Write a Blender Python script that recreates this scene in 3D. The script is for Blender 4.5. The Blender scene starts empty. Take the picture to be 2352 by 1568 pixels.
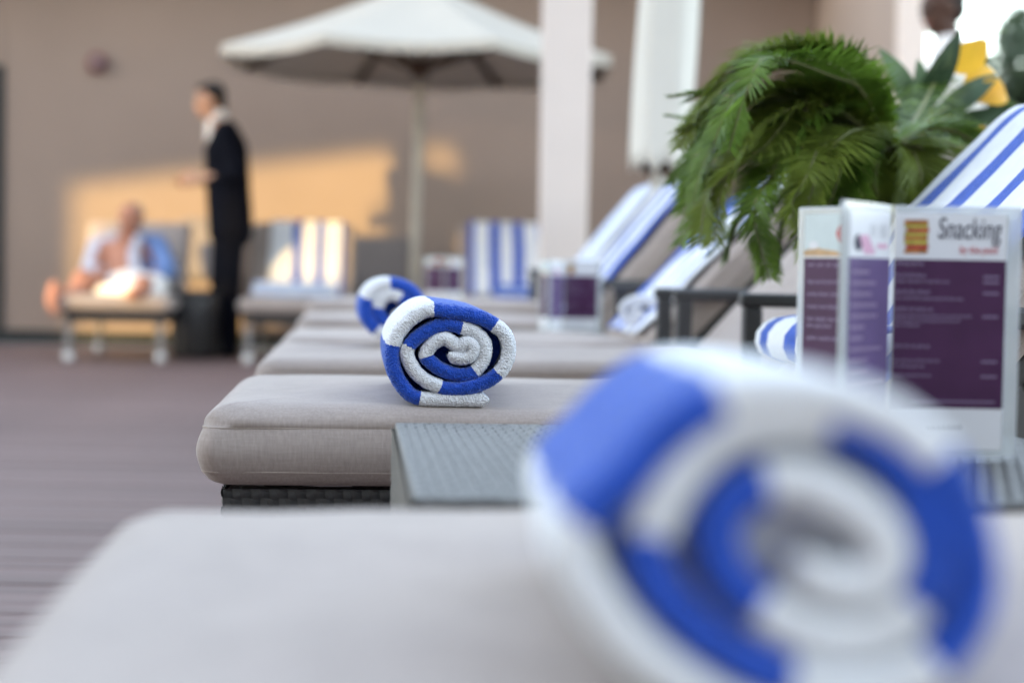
import bpy, bmesh, math, random
import numpy as np
from mathutils import Vector, Matrix, noise
R = math.radians
random.seed(7); np.random.seed(7)
S = bpy.context.scene
COL = S.collection

# ---------------------------------------------------------------- camera
W2, H2, FPX = 2352.0, 1568.0, 4300.0
CAMZ = 0.55
PITCH = math.atan(162.0 / FPX); ROLL = R(1.05)
Fw = Vector((0, math.cos(PITCH), -math.sin(PITCH)))
R0 = Vector((1, 0, 0)); U0 = Vector((0, math.sin(PITCH), math.cos(PITCH)))
Rt = R0 * math.cos(ROLL) + U0 * math.sin(ROLL)
Up = -R0 * math.sin(ROLL) + U0 * math.cos(ROLL)
cam = bpy.data.cameras.new('camera'); camo = bpy.data.objects.new('camera', cam); COL.objects.link(camo)
m = Matrix((Rt, Up, -Fw)).transposed().to_4x4(); m.translation = Vector((0, 0, CAMZ)); camo.matrix_world = m
cam.sensor_width = 36; cam.lens = FPX / W2 * 36
cam.clip_start = 0.02; cam.clip_end = 500
cam.dof.use_dof = True; cam.dof.focus_distance = 2.06; cam.dof.aperture_fstop = 3.2
S.camera = camo

def at(px, py, Y):
    """the place in the world seen at a point of the photograph, Y metres in front"""
    d = Fw + Rt * ((px - 1176) / FPX) - Up * ((py - 784) / FPX)
    return Vector((0, 0, CAMZ)) + d * (Y / d.y)

# ---------------------------------------------------------------- light
SUN_EL, SUN_AZ = R(6.5), R(38)          # low evening sun behind the camera, to the left
SUNDIR = Vector((math.sin(SUN_AZ) * math.cos(SUN_EL), math.cos(SUN_AZ) * math.cos(SUN_EL), -math.sin(SUN_EL)))
w = bpy.data.worlds.new('World'); S.world = w; w.use_nodes = True
nt = w.node_tree; nt.nodes.clear()
sky = nt.nodes.new('ShaderNodeTexSky'); sky.sky_type = 'NISHITA'; sky.sun_disc = False
sky.sun_elevation = SUN_EL; sky.sun_rotation = math.atan2(-SUNDIR.x, -SUNDIR.y)
sky.air_density = 1.0; sky.dust_density = 1.5; sky.ozone_density = 1.5
bg = nt.nodes.new('ShaderNodeBackground'); bg.inputs[1].default_value = 0.15
wo = nt.nodes.new('ShaderNodeOutputWorld')
hsv = nt.nodes.new('ShaderNodeHueSaturation'); hsv.inputs['Saturation'].default_value = 0.55   # thin evening haze whitens the sky
nt.links.new(sky.outputs[0], hsv.inputs['Color']); nt.links.new(hsv.outputs[0], bg.inputs[0]); nt.links.new(bg.outputs[0], wo.inputs[0])
sl = bpy.data.lights.new('sun', 'SUN'); sl.energy = 0.75; sl.angle = R(0.5); sl.color = (1.0, 0.66, 0.22)
so = bpy.data.objects.new('sun', sl); COL.objects.link(so)
so.rotation_euler = SUNDIR.to_track_quat('-Z', 'Y').to_euler(); so.location = (-6, -14, 8)
S.view_settings.view_transform = 'Standard'; S.view_settings.look = 'None'
S.view_settings.gamma = 1; S.view_settings.exposure = 3.55
S.view_settings.use_curve_mapping = False
S.cycles.use_denoising = True
S.cycles.max_bounces = 8; S.cycles.diffuse_bounces = 4

# ---------------------------------------------------------------- materials
MATS = {}
def mat(name, col, rough=0.8, var=0.0, vscale=8.0, bump=0.0, bscale=200.0, sheen=0.0, spec=0.3,
        metal=0.0, stretch=(1, 1, 1), randobj=0.0, voronoi=False, bdist=0.001, col2=None, trans=0.0):
    if name in MATS: return MATS[name]
    M = bpy.data.materials.new(name); M.use_nodes = True
    t = M.node_tree; n = t.nodes; L = t.links
    p = n['Principled BSDF']
    p.inputs['Roughness'].default_value = rough; p.inputs['Metallic'].default_value = metal
    p.inputs['Specular IOR Level'].default_value = spec
    p.inputs['Sheen Weight'].default_value = sheen
    p.inputs['Transmission Weight'].default_value = trans
    tc = n.new('ShaderNodeTexCoord'); mp = n.new('ShaderNodeMapping'); mp.inputs['Scale'].default_value = stretch
    L.new(tc.outputs['Object'], mp.inputs['Vector'])
    c = tuple(col) + (1,)
    p.inputs['Base Color'].default_value = c
    if var > 0 or col2:
        nz = n.new('ShaderNodeTexNoise'); nz.inputs['Scale'].default_value = vscale; nz.inputs['Detail'].default_value = 5
        L.new(mp.outputs[0], nz.inputs['Vector'])
        rp = n.new('ShaderNodeValToRGB')
        rp.color_ramp.elements[0].position = 0.3; rp.color_ramp.elements[1].position = 0.7
        a = tuple(x * (1 - var) for x in col); b = col2 if col2 else tuple(min(1, x * (1 + var)) for x in col)
        rp.color_ramp.elements[0].color = a + (1,); rp.color_ramp.elements[1].color = tuple(b) + (1,)
        L.new(nz.outputs['Fac'], rp.inputs['Fac'])
        out = rp.outputs['Color']
        if randobj > 0:
            oi = n.new('ShaderNodeObjectInfo'); mr = n.new('ShaderNodeMapRange')
            mr.inputs['To Min'].default_value = 1 - randobj; mr.inputs['To Max'].default_value = 1 + randobj
            L.new(oi.outputs['Random'], mr.inputs['Value'])
            hs = n.new('ShaderNodeHueSaturation'); L.new(mr.outputs[0], hs.inputs['Value']); L.new(out, hs.inputs['Color'])
            out = hs.outputs['Color']
        L.new(out, p.inputs['Base Color'])
    if bump > 0:
        if voronoi:
            bz = n.new('ShaderNodeTexVoronoi'); bz.inputs['Scale'].default_value = bscale; o = bz.outputs['Distance']
        else:
            bz = n.new('ShaderNodeTexNoise'); bz.inputs['Scale'].default_value = bscale; bz.inputs['Detail'].default_value = 3; o = bz.outputs['Fac']
        L.new(mp.outputs[0], bz.inputs['Vector'])
        bp = n.new('ShaderNodeBump'); bp.inputs['Strength'].default_value = bump; bp.inputs['Distance'].default_value = bdist
        L.new(o, bp.inputs['Height']); L.new(bp.outputs[0], p.inputs['Normal'])
    MATS[name] = M
    return M

def cloth_mat(name, col, thread=900.0, heather=0.10):
    """upholstery canvas: crossing threads, heathered vertical streaks"""
    if name in MATS: return MATS[name]
    M = mat(name, col, 0.9, 0, sheen=0.15, spec=0.15)
    t = M.node_tree; n = t.nodes; L = t.links; p = n['Principled BSDF']
    tc = n.new('ShaderNodeTexCoord')
    def nz(stretch, scale, detail=3):
        mp = n.new('ShaderNodeMapping'); mp.inputs['Scale'].default_value = stretch
        L.new(tc.outputs['Object'], mp.inputs['Vector'])
        a = n.new('ShaderNodeTexNoise'); a.inputs['Scale'].default_value = scale; a.inputs['Detail'].default_value = detail
        L.new(mp.outputs[0], a.inputs['Vector']); return a.outputs['Fac']
    a = nz((1, 1, 0.12), 330); b = nz((0.1, 0.1, 1), 420); c = nz((1, 1, 1), 9, 4)
    def mth(op, x, y):
        q = n.new('ShaderNodeMath'); q.operation = op
        for i, v in enumerate((x, y)):
            if isinstance(v, float): q.inputs[i].default_value = v
            else: L.new(v, q.inputs[i])
        return q.outputs[0]
    s = mth('ADD', mth('ADD', a, mth('MULTIPLY', b, 0.6)), mth('MULTIPLY', c, 0.8))
    rp = n.new('ShaderNodeValToRGB'); rp.color_ramp.elements[0].position = 0.85 / 2.4 + 0.02; rp.color_ramp.elements[1].position = 1.55 / 2.4 + 0.02
    L.new(mth('DIVIDE', s, 2.4), rp.inputs['Fac'])
    rp.color_ramp.elements[0].color = tuple(x * (1 - heather * 1.5) for x in col) + (1,)
    rp.color_ramp.elements[1].color = tuple(x * (1 + heather * 1.5) for x in col) + (1,)
    L.new(rp.outputs['Color'], p.inputs['Base Color'])
    bp = n.new('ShaderNodeBump'); bp.inputs['Strength'].default_value = 0.35; bp.inputs['Distance'].default_value = 0.0006
    L.new(s, bp.inputs['Height']); L.new(bp.outputs[0], p.inputs['Normal'])
    return M

WHITE = mat('terry_white', (0.83, 0.845, 0.895), 0.95, 0.04, 60, 0.9, 620, 0.35, 0.1, voronoi=True, bdist=0.0012)
BLUE = mat('terry_blue', (0.018, 0.078, 0.50), 0.95, 0.16, 90, 0.9, 620, 0.42, 0.1, voronoi=True, bdist=0.0012)
PALEBLUE = mat('terry_pale_blue', (0.42, 0.52, 0.74), 0.95, 0.05, 60, 0.6, 500, 0.3, 0.1, voronoi=True)
CANVAS = cloth_mat('canvas_taupe', (0.365, 0.308, 0.285))
SEAM = mat('canvas_seam', (0.40, 0.338, 0.305), 0.9, 0.1, 300)
WICKER = mat('wicker_dark', (0.035, 0.034, 0.036), 0.45, 0.25, 120, 0.3, 500, spec=0.5)
WICKER_G = mat('wicker_grey', (0.120, 0.118, 0.115), 0.5, 0.25, 140, 0.3, 500, spec=0.45)
METAL = mat('metal_charcoal', (0.050, 0.050, 0.055), 0.45, 0.12, 30, spec=0.5)
LEGM = mat('metal_grey', (0.23, 0.22, 0.22), 0.4, 0.1, 30, spec=0.5)
GLIDE = mat('pale_glide', (0.62, 0.62, 0.62), 0.35, 0.05, 30, spec=0.5)
DECK = mat('deck_board', (0.170, 0.112, 0.104), 0.55, 0.22, 26, 0.25, 220, spec=0.35, stretch=(0.06, 1, 1), randobj=0.11)
GROUND = mat('ground_earth', (0.16, 0.14, 0.12), 0.95, 0.2, 3)
WALLM = mat('wall_render', (0.292, 0.231, 0.198), 0.9, 0.05, 1.4, 0.3, 90, spec=0.1)
WALLP = mat('wall_pale', (0.72, 0.63, 0.58), 0.85, 0.03, 3, spec=0.15)
SKIRT = mat('skirting_dark', (0.020, 0.024, 0.026), 0.6, 0.2, 10)
COLM = mat('column_paint', (0.71, 0.635, 0.60), 0.7, 0.02, 4, spec=0.2)
CANOPY = mat('parasol_canvas', (0.61, 0.57, 0.505), 0.9, 0.03, 5, 0.2, 400, 0.1, 0.1)
POLE = mat('parasol_pole', (0.42, 0.39, 0.34), 0.6, 0.1, 20)
WOOD = mat('rib_wood', (0.085, 0.052, 0.035), 0.6, 0.2, 30, stretch=(1, 1, 0.2))
SUIT = mat('suit_cloth', (0.0035, 0.0042, 0.0085), 0.9, 0.15, 40, spec=0.1)
SHIRT = mat('shirt_cotton', (0.78, 0.76, 0.75), 0.9, 0.03, 30)
SKIN = mat('skin_tan', (0.48, 0.27, 0.18), 0.55, 0.08, 25)
SKINS = mat('skin_ruddy', (0.44, 0.20, 0.13), 0.55, 0.1, 25)
SKIND = mat('skin_dark', (0.075, 0.037, 0.026), 0.5, 0.1, 25)
HAIR = mat('hair_black', (0.010, 0.009, 0.009), 0.7, 0.2, 80)
HAIRG = mat('hair_grey', (0.30, 0.26, 0.23), 0.8, 0.2, 80)
EYE = mat('eye_dark', (0.02, 0.015, 0.012), 0.2)
LIP = mat('lip', (0.32, 0.12, 0.09), 0.6)
SHOE = mat('shoe_leather', (0.010, 0.010, 0.014), 0.3, spec=0.6)
FROND = mat('frond_green', (0.095, 0.185, 0.018), 0.5, 0.35, 14, spec=0.35, col2=(0.185, 0.300, 0.040))
FROND2 = mat('frond_olive', (0.160, 0.210, 0.030), 0.55, 0.3, 14, spec=0.3)
FRONDB = mat('frond_dry', (0.26, 0.19, 0.10), 0.7, 0.25, 14)
RACH = mat('rachis', (0.14, 0.15, 0.05), 0.6, 0.2, 20)
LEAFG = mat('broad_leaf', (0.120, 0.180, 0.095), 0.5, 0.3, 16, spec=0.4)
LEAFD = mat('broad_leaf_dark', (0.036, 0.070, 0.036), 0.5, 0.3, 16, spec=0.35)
LEAFY = mat('yellow_leaf', (0.78, 0.45, 0.045), 0.55, 0.12, 20)
LEAFY2 = mat('yellow_green_leaf', (0.38, 0.30, 0.05), 0.55, 0.15, 20)
BARK = mat('bark', (0.12, 0.085, 0.06), 0.9, 0.3, 40, 0.6, 60)
TERRA = mat('pot_clay', (0.33, 0.21, 0.14), 0.8, 0.12, 12)
SOIL = mat('soil', (0.05, 0.035, 0.025), 0.95, 0.3, 60)
TREE = mat('tree_leaf', (0.040, 0.070, 0.030), 0.6, 0.3, 3, col2=(0.070, 0.105, 0.050))
PURPLE = mat('print_purple', (0.070, 0.025, 0.075), 0.4, 0.12, 30, spec=0.2)
PURPLE_SHEEN = mat('print_purple_sheen', (0.135, 0.095, 0.225), 0.25, 0.12, 25, spec=0.6)  # reflection on the purple print, put into its colour
PAPER = mat('print_white', (0.74, 0.75, 0.80), 0.35, 0.02, 20, spec=0.4)
INK = mat('print_ink', (0.030, 0.030, 0.065), 0.5)
INKG = mat('print_grey', (0.36, 0.36, 0.40), 0.5)
INKR = mat('print_red', (0.52, 0.10, 0.12), 0.5)
INKL = mat('print_pale', (0.22, 0.16, 0.27), 0.5)
PINK = mat('print_pink', (0.62, 0.36, 0.50), 0.5, 0.1, 90)
P_RED = mat('print_tomato', (0.42, 0.045, 0.04), 0.5, 0.3, 160)
P_GRN = mat('print_green', (0.06, 0.11, 0.05), 0.5, 0.3, 160)
P_LGR = mat('print_lettuce', (0.42, 0.38, 0.07), 0.5, 0.3, 160)
P_BRN = mat('print_bread', (0.38, 0.15, 0.04), 0.5, 0.3, 160)
P_TAN = mat('print_tan', (0.55, 0.36, 0.20), 0.5, 0.2, 120)
P_SKY = mat('print_pale_blue', (0.60, 0.68, 0.70), 0.5, 0.05, 60)
ALARM = mat('alarm_red', (0.17, 0.075, 0.08), 0.5, 0.1, 20)
ALARMG = mat('alarm_grey', (0.26, 0.23, 0.235), 0.5, 0.1, 20)
GREYUP = mat('grey_upholstery', (0.20, 0.18, 0.18), 0.9, 0.08, 20)
BLOCKM = mat('blocker_render', (0.42, 0.375, 0.34), 0.9, 0.08, 2)  # surface of the added sun blocker
ROBE = mat('robe_blue', (0.16, 0.25, 0.50), 0.9, 0.1, 30)

for _m in (WHITE, BLUE): _m.node_tree.nodes['Principled BSDF'].inputs['Sheen Tint'].default_value = (0.76, 0.92, 1.0, 1)
for _m, _f in ((FROND, .38), (FROND2, .38), (LEAFG, .38), (LEAFY, .38), (CANOPY, .22)):      # light passes through leaves and thin canvas
    _n = _m.node_tree.nodes; _l = _m.node_tree.links; _b = _n['Principled BSDF']
    _tr = _n.new('ShaderNodeBsdfTranslucent'); _mx = _n.new('ShaderNodeMixShader'); _mx.inputs[0].default_value = _f
    if _b.inputs['Base Color'].links: _l.new(_b.inputs['Base Color'].links[0].from_socket, _tr.inputs['Color'])
    else: _tr.inputs['Color'].default_value = _b.inputs['Base Color'].default_value
    _o = [q for q in _n if q.type == 'OUTPUT_MATERIAL'][0]
    _l.new(_b.outputs[0], _mx.inputs[1]); _l.new(_tr.outputs[0], _mx.inputs[2]); _l.new(_mx.outputs[0], _o.inputs[0])
# clear acrylic for the menu holders
ACR = bpy.data.materials.new('clear_acrylic'); ACR.use_nodes = True
_t = ACR.node_tree; _p = _t.nodes['Principled BSDF']
_p.inputs['Base Color'].default_value = (0.86, 0.90, 0.93, 1); _p.inputs['Roughness'].default_value = 0.12
_p.inputs['Transmission Weight'].default_value = 0.55; _p.inputs['IOR'].default_value = 1.35

# ---------------------------------------------------------------- helpers
def tag(o, label=None, cat=None, group=None, kind=None):
    if label: o['label'] = label
    if cat: o['category'] = cat
    if group: o['group'] = group
    if kind: o['kind'] = kind
    return o

def empty(name, loc, rz=0.0, label=None, cat=None, group=None):
    o = bpy.data.objects.new(name, None); COL.objects.link(o)
    o.empty_display_size = 0.1
    o.location = loc; o.rotation_euler = (0, 0, rz)
    return tag(o, label, cat, group)

def link(name, me, mats, parent=None, smooth=True):
    o = bpy.data.objects.new(name, me); COL.objects.link(o)
    if mats is not None:
        for q in (mats if isinstance(mats, (list, tuple)) else [mats]): me.materials.append(q)
    if smooth and len(me.polygons):
        me.polygons.foreach_set('use_smooth', [True] * len(me.polygons))
    if parent: o.parent = parent
    return o

def mesh(name, v, f, mats=None, parent=None, smooth=True, mi=None):
    me = bpy.data.meshes.new(name); me.from_pydata([tuple(x) for x in v], [], [tuple(x) for x in f]); me.update()
    o = link(name, me, mats, parent, smooth)
    if mi is not None: me.polygons.foreach_set('material_index', mi)
    return o

def frombm(name, bm, mats, parent=None, smooth=False):
    bmesh.ops.recalc_face_normals(bm, faces=bm.faces)
    me = bpy.data.meshes.new(name); bm.to_mesh(me); bm.free()
    return link(name, me, mats, parent, smooth)

def add_box(bm, c, s, rot=None, bev=0.0, seg=2):
    r = bmesh.ops.create_cube(bm, size=1.0)
    vs = r['verts']
    M = Matrix.Translation(c) @ (rot.to_4x4() if rot else Matrix()) @ Matrix.Diagonal((s[0], s[1], s[2], 1))
    bmesh.ops.transform(bm, matrix=M, verts=vs)
    if bev > 0:
        es = list({e for v in vs for e in v.link_edges})
        bmesh.ops.bevel(bm, geom=es, offset=bev, segments=seg, affect='EDGES', profile=0.5)

def box(name, c, s, mats, parent=None, bev=0.003, rot=None):
    bm = bmesh.new(); add_box(bm, Vector(c), s, rot, bev)
    return frombm(name, bm, mats, parent, False)

def tube(bm, pts, rad, n=10, cap=True):
    pts = [Vector(p) for p in pts]
    rads = rad if isinstance(rad, (list, tuple)) else [rad] * len(pts)
    rings = []
    up = Vector((0.13, 0.21, 1)).normalized()
    for i, p in enumerate(pts):
        t = (pts[min(i + 1, len(pts) - 1)] - pts[max(i - 1, 0)]).normalized()
        a = t.cross(up)
        if a.length < 0.05: a = t.cross(Vector((1, 0, 0)))
        a.normalize(); b = t.cross(a)
        rings.append([bm.verts.new(p + (a * math.cos(k * 2 * math.pi / n) + b * math.sin(k * 2 * math.pi / n)) * rads[i]) for k in range(n)])
    for r0, r1 in zip(rings, rings[1:]):
        for k in range(n):
            bm.faces.new((r0[k], r0[(k + 1) % n], r1[(k + 1) % n], r1[k]))
    if cap:
        bm.faces.new(rings[0][::-1]); bm.faces.new(rings[-1])

def tubeobj(name, pts, rad, mats, parent=None, n=10):
    bm = bmesh.new(); tube(bm, pts, rad, n)
    return frombm(name, bm, mats, parent, True)

def catmull(pts, step):
    P = [np.array(p, float) for p in pts]
    P = [2 * P[0] - P[1]] + P + [2 * P[-1] - P[-2]]
    out = []
    for i in range(1, len(P) - 2):
        for t in np.linspace(0, 1, 24, endpoint=False):
            p0, p1, p2, p3 = P[i - 1], P[i], P[i + 1], P[i + 2]
            out.append(0.5 * (2 * p1 + (p2 - p0) * t + (2 * p0 - 5 * p1 + 4 * p2 - p3) * t * t + (3 * p1 - p0 - 3 * p2 + p3) * t ** 3))
    out.append(P[-2]); out = np.array(out)
    d = np.concatenate([[0], np.cumsum(np.linalg.norm(np.diff(out, axis=0), axis=1))])
    n = max(8, int(d[-1] / step)); s = np.linspace(0, d[-1], n)
    return np.stack([np.interp(s, d, out[:, k]) for k in range(out.shape[1])], 1), s, d

# ---------------------------------------------------------------- cushion: rounded loops lofted from the middle outwards
def rrect(x0, x1, y0, y1, r, n=7, m=10):
    pts = []
    cs = [(x1 - r, y1 - r, 0), (x0 + r, y1 - r, 90), (x0 + r, y0 + r, 180), (x1 - r, y0 + r, 270)]
    for i, (cx, cy, a0) in enumerate(cs):
        for k in range(n):
            a = R(a0 + 90 * k / (n - 1)); pts.append((cx + r * math.cos(a), cy + r * math.sin(a)))
        nx = cs[(i + 1) % 4]; a = R(a0 + 90)
        p = (cx + r * math.cos(a), cy + r * math.sin(a)); q = (nx[0] + r * math.cos(a), nx[1] + r * math.sin(a))
        for k in range(1, m):
            pts.append((p[0] + (q[0] - p[0]) * k / m, p[1] + (q[1] - p[1]) * k / m))
    return pts

def cushion(name, Lx, Wy, T, parent, crown=0.010, sag=0.0, seed=0):
    """top of the cushion at z=0, body down to -T; corner at the origin"""
    prof = []   # inset, z
    half = min(Lx, Wy) / 2 - 0.006
    for t in np.linspace(1, 0, 9)[:-1]:
        i = 0.045 + (half - 0.045) * t
        prof.append((i, crown * math.sin(t * math.pi / 2) - 0.0005))
    for k in range(9):
        a = R(90 * k / 8); prof.append((0.045 * (1 - math.sin(a) * 0.93), -0.0225 * (1 - math.cos(a))))
    prof += [(0.0040, -0.0237), (0.0036, -0.0245)]
    for k in range(9):
        t = k / 8; prof.append((0.0030 - 0.0055 * math.sin(t * math.pi), -0.0255 - (T - 0.041) * t))
    zb = -0.0255 - (T - 0.041)
    for k in range(1, 6):
        a = R(90 * k / 5); prof.append((0.006 + 0.022 * (1 - math.cos(a)), zb - (T + zb) * math.sin(a)))
    v = []; f = []
    for (i, z) in prof:
        rc = max(0.004, 0.040 - i) if i > 0 else 0.040
        if z < -0.0225: rc = 0.022
        for (x, y) in rrect(i, Lx - i, i, Wy - i, min(rc, half), 7, 12):
            cd = min(math.hypot(x - a_, y - b_) for a_ in (0, Lx) for b_ in (0, Wy))
            pk = math.exp(-cd / 0.045)
            q = noise.noise(Vector((x * 6 + seed * 3.1, y * 6, z * 12))) * 0.0044 + noise.noise(Vector((x * 19 + seed, y * 19, z * 26))) * 0.0014
            q += pk * 0.006 * noise.noise(Vector((math.atan2(y - Wy / 2, x - Lx / 2) * 60, z * 30, seed)))
            v.append((x + q * 0.6, y + q * (0.7 if y > Wy / 2 else -0.7), z + q * (1 if z > -0.02 else 0.2)))
    N = len(v) // len(prof)
    for a in range(len(prof) - 1):
        for k in range(N):
            f.append((a * N + k, a * N + (k + 1) % N, (a + 1) * N + (k + 1) % N, (a + 1) * N + k))
    f.append(tuple(range(N))[::-1]); f.append(tuple(range((len(prof) - 1) * N, len(prof) * N)))
    bm = bmesh.new(); vs = [bm.verts.new(p) for p in v]
    for q in f: bm.faces.new([vs[i] for i in q])
    o = frombm(name, bm, CANVAS, parent, True)
    for zz, ins in ((-0.0240, 0.0038), (zb + 0.001, 0.0032)):
        pts = [(x, y, zz + 0.0012 * noise.noise(Vector((x * 9, y * 9, seed)))) for x, y in rrect(ins, Lx - ins, ins, Wy - ins, 0.022, 7, 12)]
        bm = bmesh.new(); tube(bm, pts + [pts[0]], 0.0011, 6, False)
        frombm('seam', bm, SEAM, o, True)
    return o

# ---------------------------------------------------------------- weaving
def weave(name, o, u, v, lu, lv, pitch, mats, parent, amp=0.0012, twill=2, fill=0.80):
    """ribbons running along u and along v over a rectangle, over-and-under"""
    o = np.array(o, float); u = np.array(u, float); v = np.array(v, float); nrm = np.cross(u, v)
    nu, nv = int(lu / pitch), int(lv / pitch)
    V = []; F = []
    def ribbons(na, nb, A, B, sgn):
        nonlocal V, F
        t = np.arange(0, nb * 2 + 1) / 2.0
        for i in range(na):
            cell = np.floor(t + 1e-6)
            ph = ((cell + i) % (2 * twill)) < twill
            h = np.where(ph, 1.0, -1.0) * sgn * amp
            h[1:-1] = (h[1:-1] * 2 + h[:-2] + h[2:]) / 4
            c = o[None] + A[None] * ((i + 0.5) * pitch) + B[None] * (t[:, None] * pitch)
            for s, dh in ((-0.5, -0.0006), (0, 0.0004), (0.5, -0.0006)):
                V.append(c + A[None] * (s * fill * pitch) + nrm[None] * (h + dh)[:, None])
            n = len(t); b = sum(len(x) for x in V) - 3 * n
            k = np.arange(n - 1)
            for r in range(2):
                F.append(np.stack([b + r * n + k, b + r * n + k + 1, b + (r + 1) * n + k + 1, b + (r + 1) * n + k], 1))
    ribbons(nu, nv, u, v, 1); ribbons(nv, nu, v, u, -1)
    V = np.concatenate(V); F = np.concatenate(F)
    me = bpy.data.meshes.new(name); me.from_pydata(V.tolist(), [], F.tolist()); me.update()
    ob = link(name, me, mats, parent, True); ob['kind'] = 'stuff'
    return ob

# ---------------------------------------------------------------- towels
def terry(V, N, amp, ymax):
    """loops of the pile: small lumps pushed out along the normals"""
    s = 1 / 0.0014
    for i in range(len(V)):
        p = V[i]
        if p[1] > ymax: continue
        a = noise.noise(Vector((p[0] * s, p[1] * s, p[2] * s)))
        b = noise.noise(Vector((p[0] * 95, p[1] * 95, p[2] * 95 + 3)))
        V[i] = p + N[i] * (a * amp + b * amp * .5)
    return V

def roll(name, pts, axis, length, half, cuts, first_blue, label, cat, group=None, step=0.001, fine=True, mats=None, upv=(0, 0, 1), bulge=0.035, nose_n=12, plug=(0.055, 1)):
    """a rolled towel: pts is the spiral of its near end, 3-D points in one plane; axis points along the roll"""
    pts = [Vector(p) for p in pts]
    cen = sum(pts, Vector()) / len(pts)
    axis = Vector(axis).normalized(); upv = Vector(upv)
    ex = axis.cross(upv).normalized() * -1
    if ex.x < 0 and abs(ex.x) > 0.5: ex = -ex
    ez = ex.cross(axis); ez = ez if ez.z > 0 else -ez
    p2 = [((p - cen).dot(ex), (p - cen).dot(ez)) for p in pts]
    C, s, dd = catmull(p2, step)
    # positions of the control points along the curve
    cs = [dd[min(24 * i, len(dd) - 1)] for i in range(len(p2))]
    T = np.gradient(C, axis=0); T /= np.linalg.norm(T, axis=1)[:, None] + 1e-9
    Nn = np.stack([T[:, 1], -T[:, 0]], 1)
    n = len(C)
    th = np.ones(n)
    e = np.minimum(s, s[-1] - s); th = np.sqrt(np.clip(e / (half * 1.0), 0.02, 1))
    ax_list = [length, length * .8, length * .6, length * .45, length * .32, length * .22, length * .15, 0.032, 0.024, 0.018, 0.014, half + 0.002]
    ax_list = [a for a in ax_list if a > half]
    prof = [(1.0, a) for a in ax_list]
    for k in range(nose_n + 1):
        a = math.pi * k / nose_n; prof.append((math.cos(a), half - half * math.sin(a) * 0.95))
    prof += [(-1.0, a) for a in ax_list[::-1]]
    m_ = len(prof)
    A = np.array([axis.x, axis.y, axis.z]); EX = np.array(ex); EZ = np.array(ez); CE = np.array(cen)
    V = np.zeros((n, m_, 3)); NN = np.zeros((n, m_, 3))
    jit = np.array([noise.noise(Vector((q * 14, 1.7, 0.3))) * 0.004 + noise.noise(Vector((q * 40, 5.7, 0.3))) * 0.0012 for q in s])
    for j, (off, a) in enumerate(prof):
        k = 1.0 + bulge * (1 - math.exp(-max(0, a - 0.002) / 0.03))
        P = C * k + Nn * (off * half * th)[:, None]
        V[:, j] = CE + P[:, :1] * EX + P[:, 1:] * EZ + A * (a + jit * max(0, 1 - a / 0.06))[:, None]
        nn = Nn * off
        back = 0.0 if abs(off) >= 0.999 else -math.sqrt(max(0, 1 - off * off))
        NN[:, j] = nn[:, :1] * EX + nn[:, 1:] * EZ + A * back
    Vf = V.reshape(-1, 3); Nf = NN.reshape(-1, 3)
    if fine:
        for j in range(m_):
            if prof[j][1] > 0.05: continue
            arc = j * 0.0009 if abs(prof[j][0]) < .999 else prof[j][1]
            for i_ in range(n):
                q = i_ * m_ + j
                h = 0.0015 * noise.noise(Vector((s[i_] / .00115, arc / .0021, 2.0))) + 0.0006 * noise.noise(Vector((s[i_] / .006, arc / .006, 7.0)))
                Vf[q] = Vf[q] + Nf[q] * h
    idx = np.arange(n * m_).reshape(n, m_)
    F = np.stack([idx[:-1, :-1], idx[:-1, 1:], idx[1:, 1:], idx[1:, :-1]], -1).reshape(-1, 4)
    bound = np.interp(np.array(cuts, float), np.arange(len(cs)), cs)
    sm = (s[:-1] + s[1:]) / 2
    band = np.searchsorted(bound, sm)
    col = ((band + (1 if first_blue else 0)) % 2).astype(int)
    mi = np.repeat(col, m_ - 1).reshape(n - 1, m_ - 1)
    for j in range(m_ - 1):
        wv = np.array([0.0011 * noise.noise(Vector((bq * 90, j * .55, 4.0))) + 0.0016 * noise.noise(Vector((bq * 40, prof[j][1] * 30, 9.0))) for bq in bound])
        mi[:, j] = (np.searchsorted(bound + wv, sm) + (1 if first_blue else 0)) % 2
    mi = mi.reshape(-1)
    # added discs inside stop light through the roll; their colour sets the gap tone
    FL = F.tolist(); VL = Vf.tolist(); ml = mi.tolist()
    k0 = int(n * .02); ang_ = np.unwrap(np.arctan2(C[:, 1], C[:, 0])); k1 = min(n - 1, int(np.argmax(np.abs(ang_ - ang_[k0]) > 2 * math.pi)) or n - 1)
    sel = list(range(k0, k1, max(1, (k1 - k0) // 40)))
    for dep in (plug[0], length * .97):
        b_ = len(VL); VL.append((CE + A * (dep - .012)).tolist())
        for i_ in sel: VL.append((CE + C[i_, 0] * EX + C[i_, 1] * EZ + A * dep).tolist())
        for q in range(len(sel)): FL.append([b_, b_ + 1 + q, b_ + 1 + (q + 1) % len(sel)]); ml.append(plug[1])
    me = bpy.data.meshes.new(name); me.from_pydata(VL, [], FL); me.update()
    o = link(name, me, mats or [WHITE, BLUE], None, True); mi = np.array(ml)
    me.polygons.foreach_set('material_index', mi.tolist())
    tag(o, label, cat, group)
    return o

def spiral_pts(c, ex, ez, r0, r1, turns, flat=0.85, n=10, ph=-1.2, wob=0.0, seed=1):
    rnd = random.Random(seed); out = []
    N = int(turns * n)
    for i in range(N + 1):
        t = i / N; a = ph - t * turns * 2 * math.pi; r = (r0 + (r1 - r0) * t) * (1 + rnd.uniform(-wob, wob))
        out.append(Vector(c) + Vector(ex) * (r * math.cos(a)) + Vector(ez) * (r * math.sin(a) * flat))
    return out

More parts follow.
